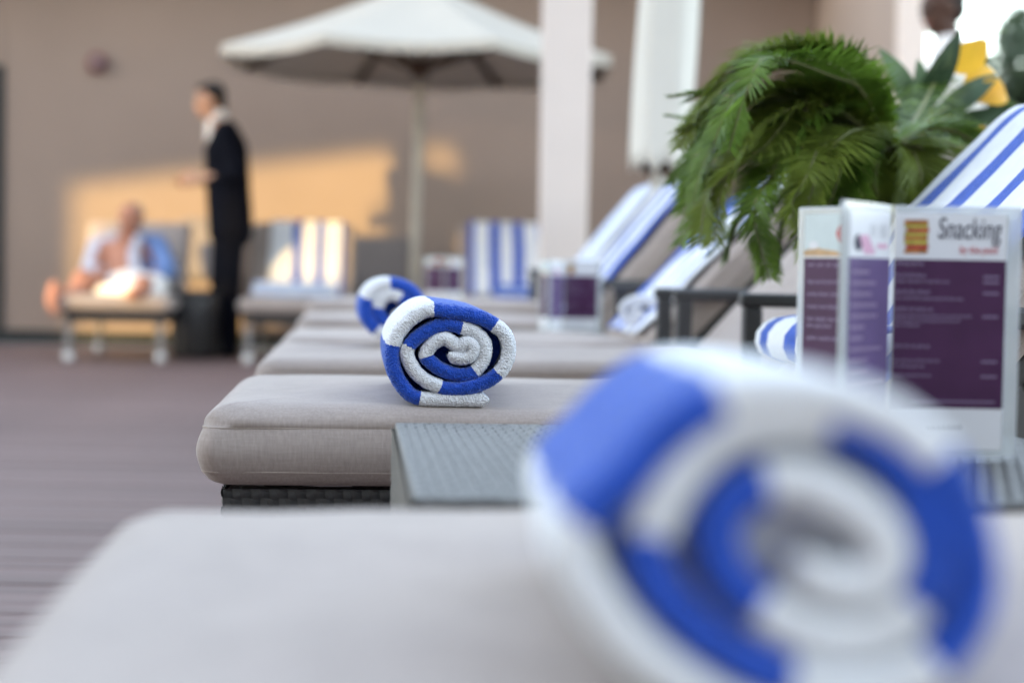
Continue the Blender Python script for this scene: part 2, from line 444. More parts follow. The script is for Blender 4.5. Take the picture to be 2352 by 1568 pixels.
def drape(name, path, y0, y1, stripes, label, parent_M, group=None, cat='towel', thick=0.005, wob=0.004, ny=60, seed=3, mats=None):
    """a striped towel laid along a path in the (x,z) plane; stripes = [(fraction, material index)...] across its width"""
    C, s, _ = catmull(path, 0.012)
    T = np.gradient(C, axis=0); T /= np.linalg.norm(T, axis=1)[:, None]
    Nn = np.stack([-T[:, 1], T[:, 0]], 1)
    edges = sorted(set([0.0, 1.0] + [a for a, _ in stripes] + list(np.linspace(0, 1, ny))))
    edges = np.array(edges); n = len(C); k = len(edges)
    v = []; 
    for side in (1, -1):
        for i in range(n):
            for e in edges:
                y = y0 + (y1 - y0) * e + 0.006 * noise.noise(Vector((s[i] * 6, 3.3 * (1 if e < .5 else 2), seed)))
                q = noise.noise(Vector((s[i] * 9, y * 16, seed))) * wob + noise.noise(Vector((s[i] * 2, y * 34, seed + 9))) * wob * 0.6
                h = thick * (0.5 + 0.5 * side) + q + wob * 0.9
                v.append((C[i, 0] + Nn[i, 0] * h, y, C[i, 1] + Nn[i, 1] * h))
    f = []; mi = []
    st = sorted(stripes)
    for side in (0, 1):
        b = side * n * k
        for i in range(n - 1):
            for j in range(k - 1):
                q = (b + i * k + j, b + i * k + j + 1, b + (i + 1) * k + j + 1, b + (i + 1) * k + j)
                f.append(q if side == 0 else q[::-1])
                e = (edges[j] + edges[j + 1]) / 2
                c = 0
                for a, m_ in st:
                    if e >= a: c = m_
                mi.append(c)
    b = n * k
    for i in range(n - 1):
        for j, sg in ((0, 0), (k - 1, 1)):
            f.append((i * k + j, (i + 1) * k + j, b + (i + 1) * k + j, b + i * k + j)); mi.append(st[0][1] if j == 0 else st[-1][1])
    for j in range(k - 1):
        for i in (0, n - 1):
            f.append((i * k + j, i * k + j + 1, b + i * k + j + 1, b + i * k + j)); mi.append(0)
    o = mesh(name, v, f, mats or [WHITE, BLUE, PALEBLUE], None, True, mi)
    o.matrix_world = parent_M
    return tag(o, label, cat, group)

# ---------------------------------------------------------------- setting: ground, deck, walls
DECKZ = 0.0
g = mesh('ground', [(-120, -120, -.06), (120, -120, -.06), (120, 200, -.06), (-120, 200, -.06)], [(0, 1, 2, 3)], GROUND); g['kind'] = 'structure'
deck = empty('deck', (0, 0, 0)); deck['kind'] = 'structure'
box('deck_bearer', (0, 6, -0.045), (15.2, 15.0, 0.02), SKIRT, deck, 0.002)
bm = bmesh.new(); add_box(bm, Vector((0, 0, -0.0125)), (15.0, 0.0862, 0.025), None, 0.003, 2)
plank0 = frombm('plank', bm, DECK, deck)
y = -1.3; i = 0
while y < 12.5:
    o = plank0 if i == 0 else plank0.copy()
    if i: COL.objects.link(o)
    o.parent = deck; o.location = (0, y, random.uniform(-0.0012, 0.0012)); y += 0.0905; i += 1

WY = 12.6
bld = empty('hotel_building', (0, WY, 0), 0, 'taupe rendered hotel wall with dark skirting behind the far loungers', 'building')
def bpart(name, c, s, m_, bev=0.004):
    return box(name, (c[0], c[1] - WY, c[2]), s, m_, bld, bev)
xl = at(8, 500, WY).x
xr = at(1868, 300, WY).x
bpart('wall', ((xl + xr) / 2, WY + .12, 1.75), (xr - xl, .24, 3.5), WALLM)
bpart('skirting', ((xl + xr) / 2, WY - .012, .048), (xr - xl, .024, .092), SKIRT)
ye = 10.3
xe0 = at(2062, 200, ye).x; xe1 = at(2112, 200, ye).x
# the return wall comes towards the camera
xw = xr + 0.002
q = [(xr, WY + .24), (xe0, ye + .02), (xe1, ye + .02), (xe1 + .05, WY + .24)]
v = [(a, b - WY, 0) for a, b in q] + [(a, b - WY, 3.5) for a, b in q]
mesh('return_wall', v, [(0, 1, 5, 4), (1, 2, 6, 5), (2, 3, 7, 6), (3, 0, 4, 7), (4, 5, 6, 7), (3, 2, 1, 0)], mat('wall_render_skylit', (0.40, 0.325, 0.28), 0.9, 0.05, 1.4, 0.3, 90, spec=0.1), bld, False)  # lighter copy of the wall colour: its extra skylight is painted in
bpart('end_pilaster', ((xe0 + xe1) / 2, ye - .04, 1.75), (xe1 - xe0 + .03, .11, 3.5), WALLP)
bpart('door_frame', (xl - .061, WY + .06, .93), (.12, .16, 1.86), SKIRT)
bpart('door_leaf', (xl - .62, WY + .10, .93), (.99, .05, 1.86), mat('door_green', (0.03, 0.045, 0.04), 0.5, 0.1, 8))
bpart('wall', (xl - 2.6, WY + .12, 1.75), (3.0, .24, 3.5), WALLM)
bpart('wall', (xl - .553, WY + .12, 2.682), (1.098, .24, 1.636), WALLM)
bpart('eave', ((xl + xr) / 2 - 1, WY - .35, 3.12), (xr - xl + 4.5, 1.15, .16), WALLP)

# added unseen sun blocker behind the camera; its openings shape the sun patches
BY = -6.0
def back(px, py, dx=0, dz=0):
    p = at(px, py, WY); k = WY - BY
    return (p.x + dx - k * SUNDIR.x / SUNDIR.y, p.z + dz - k * SUNDIR.z / SUNDIR.y)
big = [back(*p) for p in [(168, 428), (400, 400), (640, 374), (900, 346), (934, 382), (912, 470), (872, 492), (905, 540), (905, 552), (690, 552), (640, 802), (168, 802)]]
small = [back(*p) for p in [(978, 338), (1046, 336), (1060, 412), (1020, 398), (982, 372)]]
low = [back(*p) for p in [(800, 742), (1100, 742), (1100, 806), (800, 806)]]
mid = [(x - (WY - BY) * SUNDIR.x / SUNDIR.y, z - (WY - BY) * SUNDIR.z / SUNDIR.y) for x, z in ((-.42, .26), (.14, .26), (.14, .74), (-.42, .74))]
bm = bmesh.new()
for loop in ([(-34, -0.06), (4, -0.06), (4, 15.0), (-34, 15.0)], big, small, low, mid):
    vs = [bm.verts.new((x, BY, z)) for x, z in loop]
    for a, b in zip(vs, vs[1:] + vs[:1]): bm.edges.new((a, b))
bmesh.ops.triangle_fill(bm, use_beauty=True, use_dissolve=False, edges=bm.edges[:])
blk = frombm('added_sun_blocker', bm, BLOCKM); blk['kind'] = 'structure'
sm_ = blk.modifiers.new('thickness', 'SOLIDIFY'); sm_.thickness = 0.06

# ---------------------------------------------------------------- column
cp = at(1297, 300, 7.6)
colm = empty('square_column', (cp.x, 7.6, 0), 0, 'tall pale pinkish square column between the open parasol and the folded one', 'column')
bm = bmesh.new()
for z, s in ((0.0, .100), (3.3, .108)):
    pass
v = []
for z, s in ((0.12, .092), (1.8, .101), (3.2, .106)):
    v += [(-s, -s, z), (s, -s, z), (s, s, z), (-s, s, z)]
f = [(a + k, a + (k + 1) % 4, a + 4 + (k + 1) % 4, a + 4 + k) for a in (0, 4) for k in range(4)] + [(3, 2, 1, 0), (8, 9, 10, 11)]
sh = mesh('shaft', v, f, COLM, colm, False)
bv = sh.modifiers.new('b', 'BEVEL'); bv.width = .008; bv.segments = 2; bv.limit_method = 'ANGLE'
box('plinth', (0, 0, .06), (.25, .25, .12), COLM, colm, .006)
box('capital', (0, 0, 3.25), (.28, .28, .1), COLM, colm, .006)

# ---------------------------------------------------------------- open parasol
up = at(955, 300, 10.85)
par = empty('open_parasol', (up.x, 10.85, 0), 0, 'open off-white parasol with wooden ribs in front of the taupe wall', 'parasol')
par.rotation_euler = (0, R(0.6), 0)
RR = 1.165; ZR = 1.755; ZA = 2.17
def ring(r, z, ph=22.5): return [(r * math.cos(R(ph + 45 * k)), r * math.sin(R(ph + 45 * k)), z) for k in range(8)]
v = []; f = []; nr = 9; ns = 6
prof = []
for a in range(nr + 1):
    t = a / nr; r = RR * (0.09 + 0.91 * t)
    prof.append((r, ZA - (ZA - ZR) * t - 0.025 * math.sin(t * math.pi)))
for a, (r, z) in enumerate(prof):
    c = ring(r, z)
    for k in range(8):
        p, q = Vector(c[k]), Vector(c[(k + 1) % 8])
        for j in range(ns):
            t = j / ns; w_ = p.lerp(q, t); sag = math.sin(t * math.pi) * r / RR
            w_ = w_ * 1.0; w_.z -= 0.030 * sag; w_.x *= 1 - 0.012 * sag; w_.y *= 1 - 0.012 * sag
            v.append(w_)
N = 8 * ns
for a in range(nr):
    for k in range(N): f.append((a * N + k, a * N + (k + 1) % N, (a + 1) * N + (k + 1) % N, (a + 1) * N + k))
b0 = nr * N
for k in range(N):            # short valance
    p = v[b0 + k]; v.append((p[0] * 1.003, p[1] * 1.003, p[2] - 0.05))
for k in range(N): f.append((b0 + k, b0 + (k + 1) % N, b0 + N + (k + 1) % N, b0 + N + k))
cn = mesh('canopy', v, f, CANOPY, par, False)
sd = cn.modifiers.new('s', 'SOLIDIFY'); sd.thickness = 0.003
v = [Vector(p) for p in ring(0.20, ZA + 0.035)] + [Vector((0, 0, ZA + 0.10))]
mesh('vent_cap', v, [(k, (k + 1) % 8, 8) for k in range(8)], CANOPY, par, False)
tubeobj('pole', [(0, 0, 0.02), (0, 0, ZA + .08)], 0.029, POLE, par, 14)
tubeobj('finial', [(0, 0, ZA + .08), (0, 0, ZA + .12), (0, 0, ZA + .16)], [.03, .035, .01], WOOD, par, 12)
tubeobj('hub', [(0, 0, 1.52 + .13), (0, 0, 1.52 + .23)], 0.05, WOOD, par, 12)
for k in range(8):
    a = R(22.5 + 45 * k); d = Vector((math.cos(a), math.sin(a), 0))
    bm = bmesh.new(); p0 = d * 0.05 + Vector((0, 0, ZA - 0.03)); p1 = d * (RR * 0.99) + Vector((0, 0, ZR - 0.035))
    rot = (p1 - p0).to_track_quat('X', 'Z').to_matrix()
    add_box(bm, (p0 + p1) / 2, ((p1 - p0).length, .026, .030), rot, .003)
    frombm('rib', bm, WOOD, par)
    bm = bmesh.new(); p0 = d * 0.05 + Vector((0, 0, 1.70)); p1 = d * (RR * 0.52) + Vector((0, 0, ZA - (ZA - ZR) * .50 - 0.055))
    rot = (p1 - p0).to_track_quat('X', 'Z').to_matrix()
    add_box(bm, (p0 + p1) / 2, ((p1 - p0).length, .018, .022), rot, .002)
    frombm('strut', bm, WOOD, par)
tubeobj('base', [(0, 0, 0.004), (0, 0, .05), (0, 0, .07), (0, 0, .25)], [.26, .25, .05, .04], METAL, par, 24)

# ---------------------------------------------------------------- folded parasol
fp = at(1486, 450, 6.1)
fol = empty('folded_parasol', (fp.x, 6.1, 0), 0, 'folded white parasol hanging as a long bundle beside the pale column', 'parasol')
fol.rotation_euler = (0, R(2.2), 0)
z0 = at(1480, 385, 6.1).z
v = []; f = []; n = 48; rows = 26
for a in range(rows + 1):
    t = a / rows; z = z0 + t * 1.35
    base = 0.086 * (1 + .14 * min(1, t * 2.4) - 0.55 * t ** 4) * (1 + 0.03 * math.sin(t * 9))
    for k in range(n):
        an = 2 * math.pi * k / n
        r = base * (1 + 0.085 * math.sin(an * 5 + 1.6 * t) * (1 - t * .5) + 0.05 * math.sin(an * 3 + 4 * t))
        v.append((r * math.cos(an) - 0.012 * t * 0, r * math.sin(an), z + 0.02 * math.sin(an * 8) * (1 - t) ** 3))
for a in range(rows):
    for k in range(n): f.append((a * n + k, a * n + (k + 1) % n, (a + 1) * n + (k + 1) % n, (a + 1) * n + k))
f.append(tuple(range(rows * n, rows * n + n)))
fc = mesh('canopy', v, f, mat('folded_canvas', (0.66, 0.645, 0.60), 0.9, 0.03, 5, 0.2, 400, 0.1, 0.1), fol); sd = fc.modifiers.new('s', 'SOLIDIFY'); sd.thickness = 0.004
tubeobj('pole', [(0, 0, .02), (0, 0, z0 + 1.42)], 0.021, mat('pole_white', (0.62, 0.61, 0.58), 0.5, 0.05, 20), fol, 14)
for k in range(8):
    a = R(45 * k + 10); tubeobj('rib_end', [(math.cos(a) * .042, math.sin(a) * .042, z0 - .018), (math.cos(a) * .05, math.sin(a) * .05, z0 + .05)], .010, WOOD, fol, 6)
tubeobj('base', [(0, 0, 0.004), (0, 0, .05), (0, 0, .07), (0, 0, .22)], [.20, .19, .04, .034], METAL, fol, 24)

# ---------------------------------------------------------------- sun loungers
TH = math.atan(0.084)
LW, SL, BL, CT = 0.62, 0.74, 0.56, 0.088
def lounger(loc, rz, zc, label, ang=48, arms=True, width=LW, woven=False, glides=False, group='sun loungers with taupe cushions', seat=SL):
    t = empty('sun_lounger', loc, rz, label, 'sun lounger', group)
    sc = cushion('seat_cushion', seat, width, CT, t, seed=loc[1]); sc.location = (0, 0, zc)
    hx, hz = seat - 0.005, zc - 0.052
    bc = cushion('back_cushion', BL, width, 0.078, t, seed=loc[1] + 5)
    a = R(ang)
    bc.location = (hx - 0.028 * math.sin(a), 0, hz + 0.028 * math.cos(a) + .02); bc.rotation_euler = (0, -a, 0)
    zf = zc - CT
    # frame: rails on the long sides and across the foot
    L_ = seat + 0.46
    fr = bmesh.new()
    ins = 0.028
    for yy in (ins + .015, width - ins - .015): add_box(fr, Vector((L_ / 2 + ins, yy, zf - .034)), (L_ - ins, .03, .060), None, .004)
    for xx in (ins + .015, seat, L_ - .02): add_box(fr, Vector((xx, width / 2, zf - .036)), (.03, width - 2 * ins - .062, .056), None, .004)
    frombm('frame', fr, WICKER, t)
    # slats under the cushion
    for k in range(7):
        box('slat', (.09 + k * .098, width / 2, zf - .004), (.045, width - .14, .007), WICKER, t, .002)
    if woven:
        weave('weave', (ins - .002, ins - .003, zf - .064), (1, 0, 0), (0, 0, 1), L_ - .03, .060, .0100, WICKER, t, .0016, 1, .92)
        weave('weave', (ins - .003, width - ins, zf - .064), (0, -1, 0), (0, 0, 1), width - 2 * ins, .060, .0100, WICKER, t, .0016, 1, .92)
    # back frame
    u = Vector((math.cos(a), 0, math.sin(a))); nn = Vector((-math.sin(a), 0, math.cos(a)))
    hb = Vector((hx, 0, hz + .02)) - nn * 0.062
    bm = bmesh.new(); rot = Matrix.Rotation(-a, 3, 'Y')
    for yy in (.04, width - .04): add_box(bm, hb + u * (BL / 2) + Vector((0, yy, 0)), (BL - .01, .03, .022), rot, .003)
    for s_ in (.03, BL / 2, BL - .03): add_box(bm, hb + u * s_ + Vector((0, width / 2, 0)), (.03, width - .112, .020), rot, .003)
    add_box(bm, hb + u * (BL / 2) + Vector((0, width / 2, 0)) + nn * .004, (BL - .08, width - .12, .004), rot)
    frombm('back_frame', bm, WICKER, t)
    for yy in (.06, width - .06):
        p0 = hb + u * (BL * .62) + Vector((0, yy, 0)); p1 = Vector((L_ - .05, yy, zf - .02))
        tubeobj('prop', [p0, p1], .009, METAL, t, 8)
    for xx in (.055, L_ - .03):
        for yy in (.055, width - .055):
            lg = box('leg', (xx, yy, (zf - .062) / 2 + .012), (.036, .036, zf - .062 - .02), LEGM if glides else WICKER, t, .004)
            if glides: tubeobj('glide', [(xx, yy, .001), (xx, yy, .012), (xx, yy, .045), (xx, yy, .055)], [.022, .030, .030, .020], GLIDE, lg, 12)
            else: tubeobj('glide', [(xx, yy, .001), (xx, yy, .014)], .018, METAL, lg, 10)
    if arms:
        for yy in (-.018, width + .018):
            top = zc + .108
            ar = bmesh.new()
            add_box(ar, Vector((.83 + .26, yy, top)), (.56, .030, .024), None, .006)
            ao = frombm('armrest', ar, METAL, t)
            pr = Matrix.Rotation(R(-7), 3, 'Y')
            for xx in (.832, 1.30):
                box('post', (xx, yy, (top - .012 + zf - .06) / 2), (.032, .028, top - .012 - zf + .06), METAL, ao, .004)
    return t
def lxf(loc, rz): return Matrix.Translation(loc) @ Matrix.Rotation(rz, 4, 'Z')
def back_path(zc, ang, seat=SL, bottom='curl', over=0.10):
    a = R(ang); u = np.array((math.cos(a), math.sin(a))); n_ = np.array((-math.sin(a), math.cos(a)))
    h = np.array((seat - 0.005, zc - 0.052 + .02)) + n_ * 0.045
    P = []
    if bottom == 'curl':
        c = h + u * .080 + n_ * .020
        P += [c + u * .026 - n_ * .004, c + n_ * .012 + u * .006, c + n_ * .014 - u * .016, c - u * .030 + n_ * 0.001, c - u * .026 - n_ * .016]
        s0 = .11
    else: s0 = .03
    for s_ in np.linspace(s0, BL - .035, 8): P.append(h + u * s_ + n_ * 0.007 * math.sin((s_ / BL) * 3.1))
    tip = h + u * BL
    P += [tip - n_ * .012 + u * .004, tip - n_ * .05 + u * .012, tip - n_ * .088 - u * .02, tip - n_ * .098 - u * over]
    return [tuple(p) for p in P][::-1]

def lrow(Y): return (-0.335 - 0.084 * (Y - 2.0), Y, 0)
row = {}
specs = [
    ('A', 0.512, .407, 'nearest lounger, its taupe cushion filling the lower left foreground', 48),
    ('B', 2.000, .400, 'sharp taupe lounger carrying the sharp rolled towel, behind the grey woven table', 47),
    ('C', 3.100, .400, 'taupe lounger right behind the sharp one, bare raised back behind the fern palm', 47),
    ('G', 4.000, .400, 'taupe lounger under a rumpled striped towel partly hidden by the palm fronds', 46),
    ('D', 5.200, .412, 'taupe lounger whose striped blue-edged back crosses the folded parasol pole', 51),
    ('E', 6.300, .440, 'lounger nearest the pale column, its raised back seen left of the folded parasol pole', 52),
]
for key, Y, zc, lab, ang in specs:
    loc = lrow(Y)
    if key == 'A': loc = (loc[0] + .022, loc[1], 0)
    seat = {'D': .82, 'E': .90, 'C': .86, 'G': .80}.get(key, SL + .02)
    row[key] = (lounger(loc, TH, zc, lab, ang, True, LW, key in 'BC', seat=seat), lxf(loc, TH), zc, ang, seat)

def stripes_of(edges): return edges
TW_B = [(0, 1), (.12, 0), (.29, 1), (.40, 0), (.57, 1), (.68, 0), (.85, 1), (.94, 0)]
t_, M_, zc, ang, seat = row['B']
drape('draped_towel', back_path(zc, ang, seat), .02, .60, TW_B, 'white towel with thin blue stripes over the sharp raised back above the menu stand', M_, 'striped towels draped over lounger backs', wob=.003)
t_, M_, zc, ang, seat = row['G']
drape('draped_towel', back_path(zc, ang, seat, 'plain'), .05, .57, [(0, 0), (.16, 1), (.22, 0), (.40, 1), (.45, 0), (.62, 1), (.72, 0), (.84, 1)], 'rumpled striped towel on the lounger back glimpsed through the palm fronds', M_, 'striped towels draped over lounger backs', wob=.009, seed=11)
t_, M_, zc, ang, seat = row['D']
drape('draped_towel', back_path(zc, ang, seat, 'plain'), .03, .59, [(0, 1), (.16, 0), (.36, 1), (.49, 0), (.68, 1), (.80, 0)], 'white towel with a blue edge, draped where the folded parasol pole ends', M_, 'striped towels draped over lounger backs', seed=21)
t_, M_, zc, ang, seat = row['E']
drape('draped_towel', back_path(zc, ang, seat, 'plain'), .03, .59, [(0, 0), (.15, 2), (.32, 0), (.5, 2), (.68, 0), (.84, 2)], 'pale towel on the raised back just right of the pale column', M_, 'striped towels draped over lounger backs', seed=31)

# ---------------------------------------------------------------- the sharp rolled towel
def z3(x, y, Y=2.045): return at((1300 + x * .5102) * .57422, (1050 + y * .5102) * .57422, Y)
tr1 = [(1292, 1082), (1200, 1080), (1060, 1076), (900, 1072), (765, 1066), (675, 1035), (600, 950), (550, 850), (532, 740), (545, 630), (600, 525), (690, 435), (780, 385),
       (860, 375), (960, 388), (1080, 405), (1200, 432), (1290, 470), (1345, 505), (1410, 560), (1445, 650), (1440, 745), (1405, 825), (1365, 870), (1290, 925), (1180, 968), (1050, 992),
       (940, 988), (890, 970), (800, 930), (720, 865), (668, 785), (645, 710), (665, 650), (720, 595), (800, 540), (880, 502), (980, 490), (1080, 512), (1170, 545), (1240, 610), (1262, 690),
       (1240, 775), (1200, 832), (1160, 865), (1090, 884), (1000, 874), (900, 832), (825, 775), (795, 735), (812, 680), (870, 622), (945, 600), (1010, 635), (1060, 655), (1120, 632), (1165, 665), (1150, 725), (1090, 752), (1020, 742), (965, 715)]
cuts1 = [4.2, 9.2 - .4, 13.0, 18.0 - .2, 23.0, 27.6, 33.0 - .2, 38.0, 43.6, 49.0]
pts = [z3(*p) for p in tr1]
roll('rolled_towel', pts, (-0.085, 1, 0.008), 0.28, 0.0077, cuts1, False, 'sharp blue and white rolled towel on the taupe cushion in the middle', 'towel', 'rolled blue and white towels', step=.0006, nose_n=26)

# ---------------------------------------------------------------- the nearest rolled towel
def z8(x, y, Y=0.60): return at(1148.4 + x * .5238, 746.5 + y * .5238, Y)
tr3 = [(1750, 1740), (1400, 1745), (1100, 1720), (850, 1600), (620, 1430), (430, 1200), (330, 980), (400, 830), (560, 675), (740, 490), (930, 355), (1150, 305), (1450, 325), (1720, 420), (1940, 600),
       (2060, 830), (2110, 1080), (2070, 1300), (1930, 1480), (1700, 1590), (1450, 1600), (1180, 1530), (940, 1400), (750, 1220), (650, 1040), (690, 860), (820, 640), (1000, 490), (1220, 430), (1430, 440),
       (1640, 520), (1820, 680), (1910, 880), (1910, 1080), (1820, 1260), (1640, 1380), (1400, 1370), (1190, 1270), (1020, 1120), (960, 950), (1010, 800), (1160, 710), (1330, 700), (1510, 770), (1660, 880),
       (1720, 1020), (1640, 1140), (1490, 1150), (1360, 1080), (1340, 1000)]
cuts3 = [6.6, 10.2, 14.0, 18.0, 20.6, 24.6, 29.2, 33.8, 37.2, 41.2]
pts = [z8(*p) for p in tr3]
roll('rolled_towel', pts, (-0.015, 1, -0.02), 0.27, 0.0079, cuts3, False, 'huge blurred blue and white rolled towel in the right foreground', 'towel', 'rolled blue and white towels', step=.0016, fine=False, plug=(0.035, 0))

# ---------------------------------------------------------------- rolled towel behind the sharp one
c2 = at(908, 706, 3.36)
axd = Vector((-0.10, 1, 0.0)).normalized(); exd = Vector((.97, .0, -.22)).normalized(); ezd = Vector((.22, 0, .97))
roll('rolled_towel', spiral_pts(c2, exd, ezd, .060, .014, 2.1, .84, 10, -1.2, .05), axd, .27, .0120,
     [1.2, 3.2, 5.0, 7.5, 10, 12.6, 16, 19], False, 'blurred blue and white rolled towel on the lounger behind the sharp one', 'towel', 'rolled blue and white towels', step=.002, fine=False)
# white roll on lounger D's seat
c4 = at(1478, 711, 4.25)
roll('rolled_towel', spiral_pts(c4, (1, 0, 0), (0, 0, 1), .056, .012, 2.5, .56, 10, -1.0, .05), (0.1, 1, 0), .25, .007,
     [30], False, 'plain white rolled towel on the seat behind the charcoal armrests', 'towel', 'plain white towels', step=.003, fine=False)

# ---------------------------------------------------------------- woven side tables
def side_table(front, back_, xleft_f, wdt, ztop, label, fine):
    dpt = back_ - front
    loc = (xleft_f, front, 0)
    t = empty('side_table', loc, TH, label, 'side table', 'grey woven side tables')
    box('core', (wdt / 2, dpt / 2, ztop / 2 + .010), (wdt - .014, dpt - .014, ztop - .030), WICKER, t, .006)
    mtop = WICKER_G
    if fine:
        weave('woven_top', (.003, .003, ztop - .003), (1, 0, 0), (0, 1, 0), wdt - .006, dpt - .006, .0092, mtop, t, .0026, 2)
        for o_, u_, l_ in (((0, dpt, .20), (0, -1, 0), dpt), ((0, 0, .20), (1, 0, 0), wdt)):
            weave('woven_side', o_, u_, (0, 0, 1), l_, ztop - .204, .0078, mtop, t, .0016, 2)
        bm = bmesh.new()
        tube(bm, [(.004, 0.004, ztop - .004), (wdt - .004, .004, ztop - .004), (wdt - .004, dpt - .004, ztop - .004), (.004, dpt - .004, ztop - .004), (.004, .004, ztop - .004)], .0035, 8, False)
        frombm('rim', bm, mtop, t, True)
    else:
        box('woven_top', (wdt / 2, dpt / 2, ztop - .004), (wdt, dpt, .012), mtop, t, .004)
    for xx in (.03, wdt - .03):
        for yy in (.03, dpt - .03): box('foot', (xx, yy, .012), (.03, .03, .022), METAL, t, .002)
    return t
side_table(1.225, 1.835, -.064, .60, .400, 'grey woven side table in front of the sharp lounger', True)
side_table(4.74, 5.12, -.20, .60, .385, 'woven side table under the blurred menu stand right of the sharp towel', False)
side_table(8.55, 9.15, -.62, .50, .400, 'far woven side table under the smallest menu stand', False)

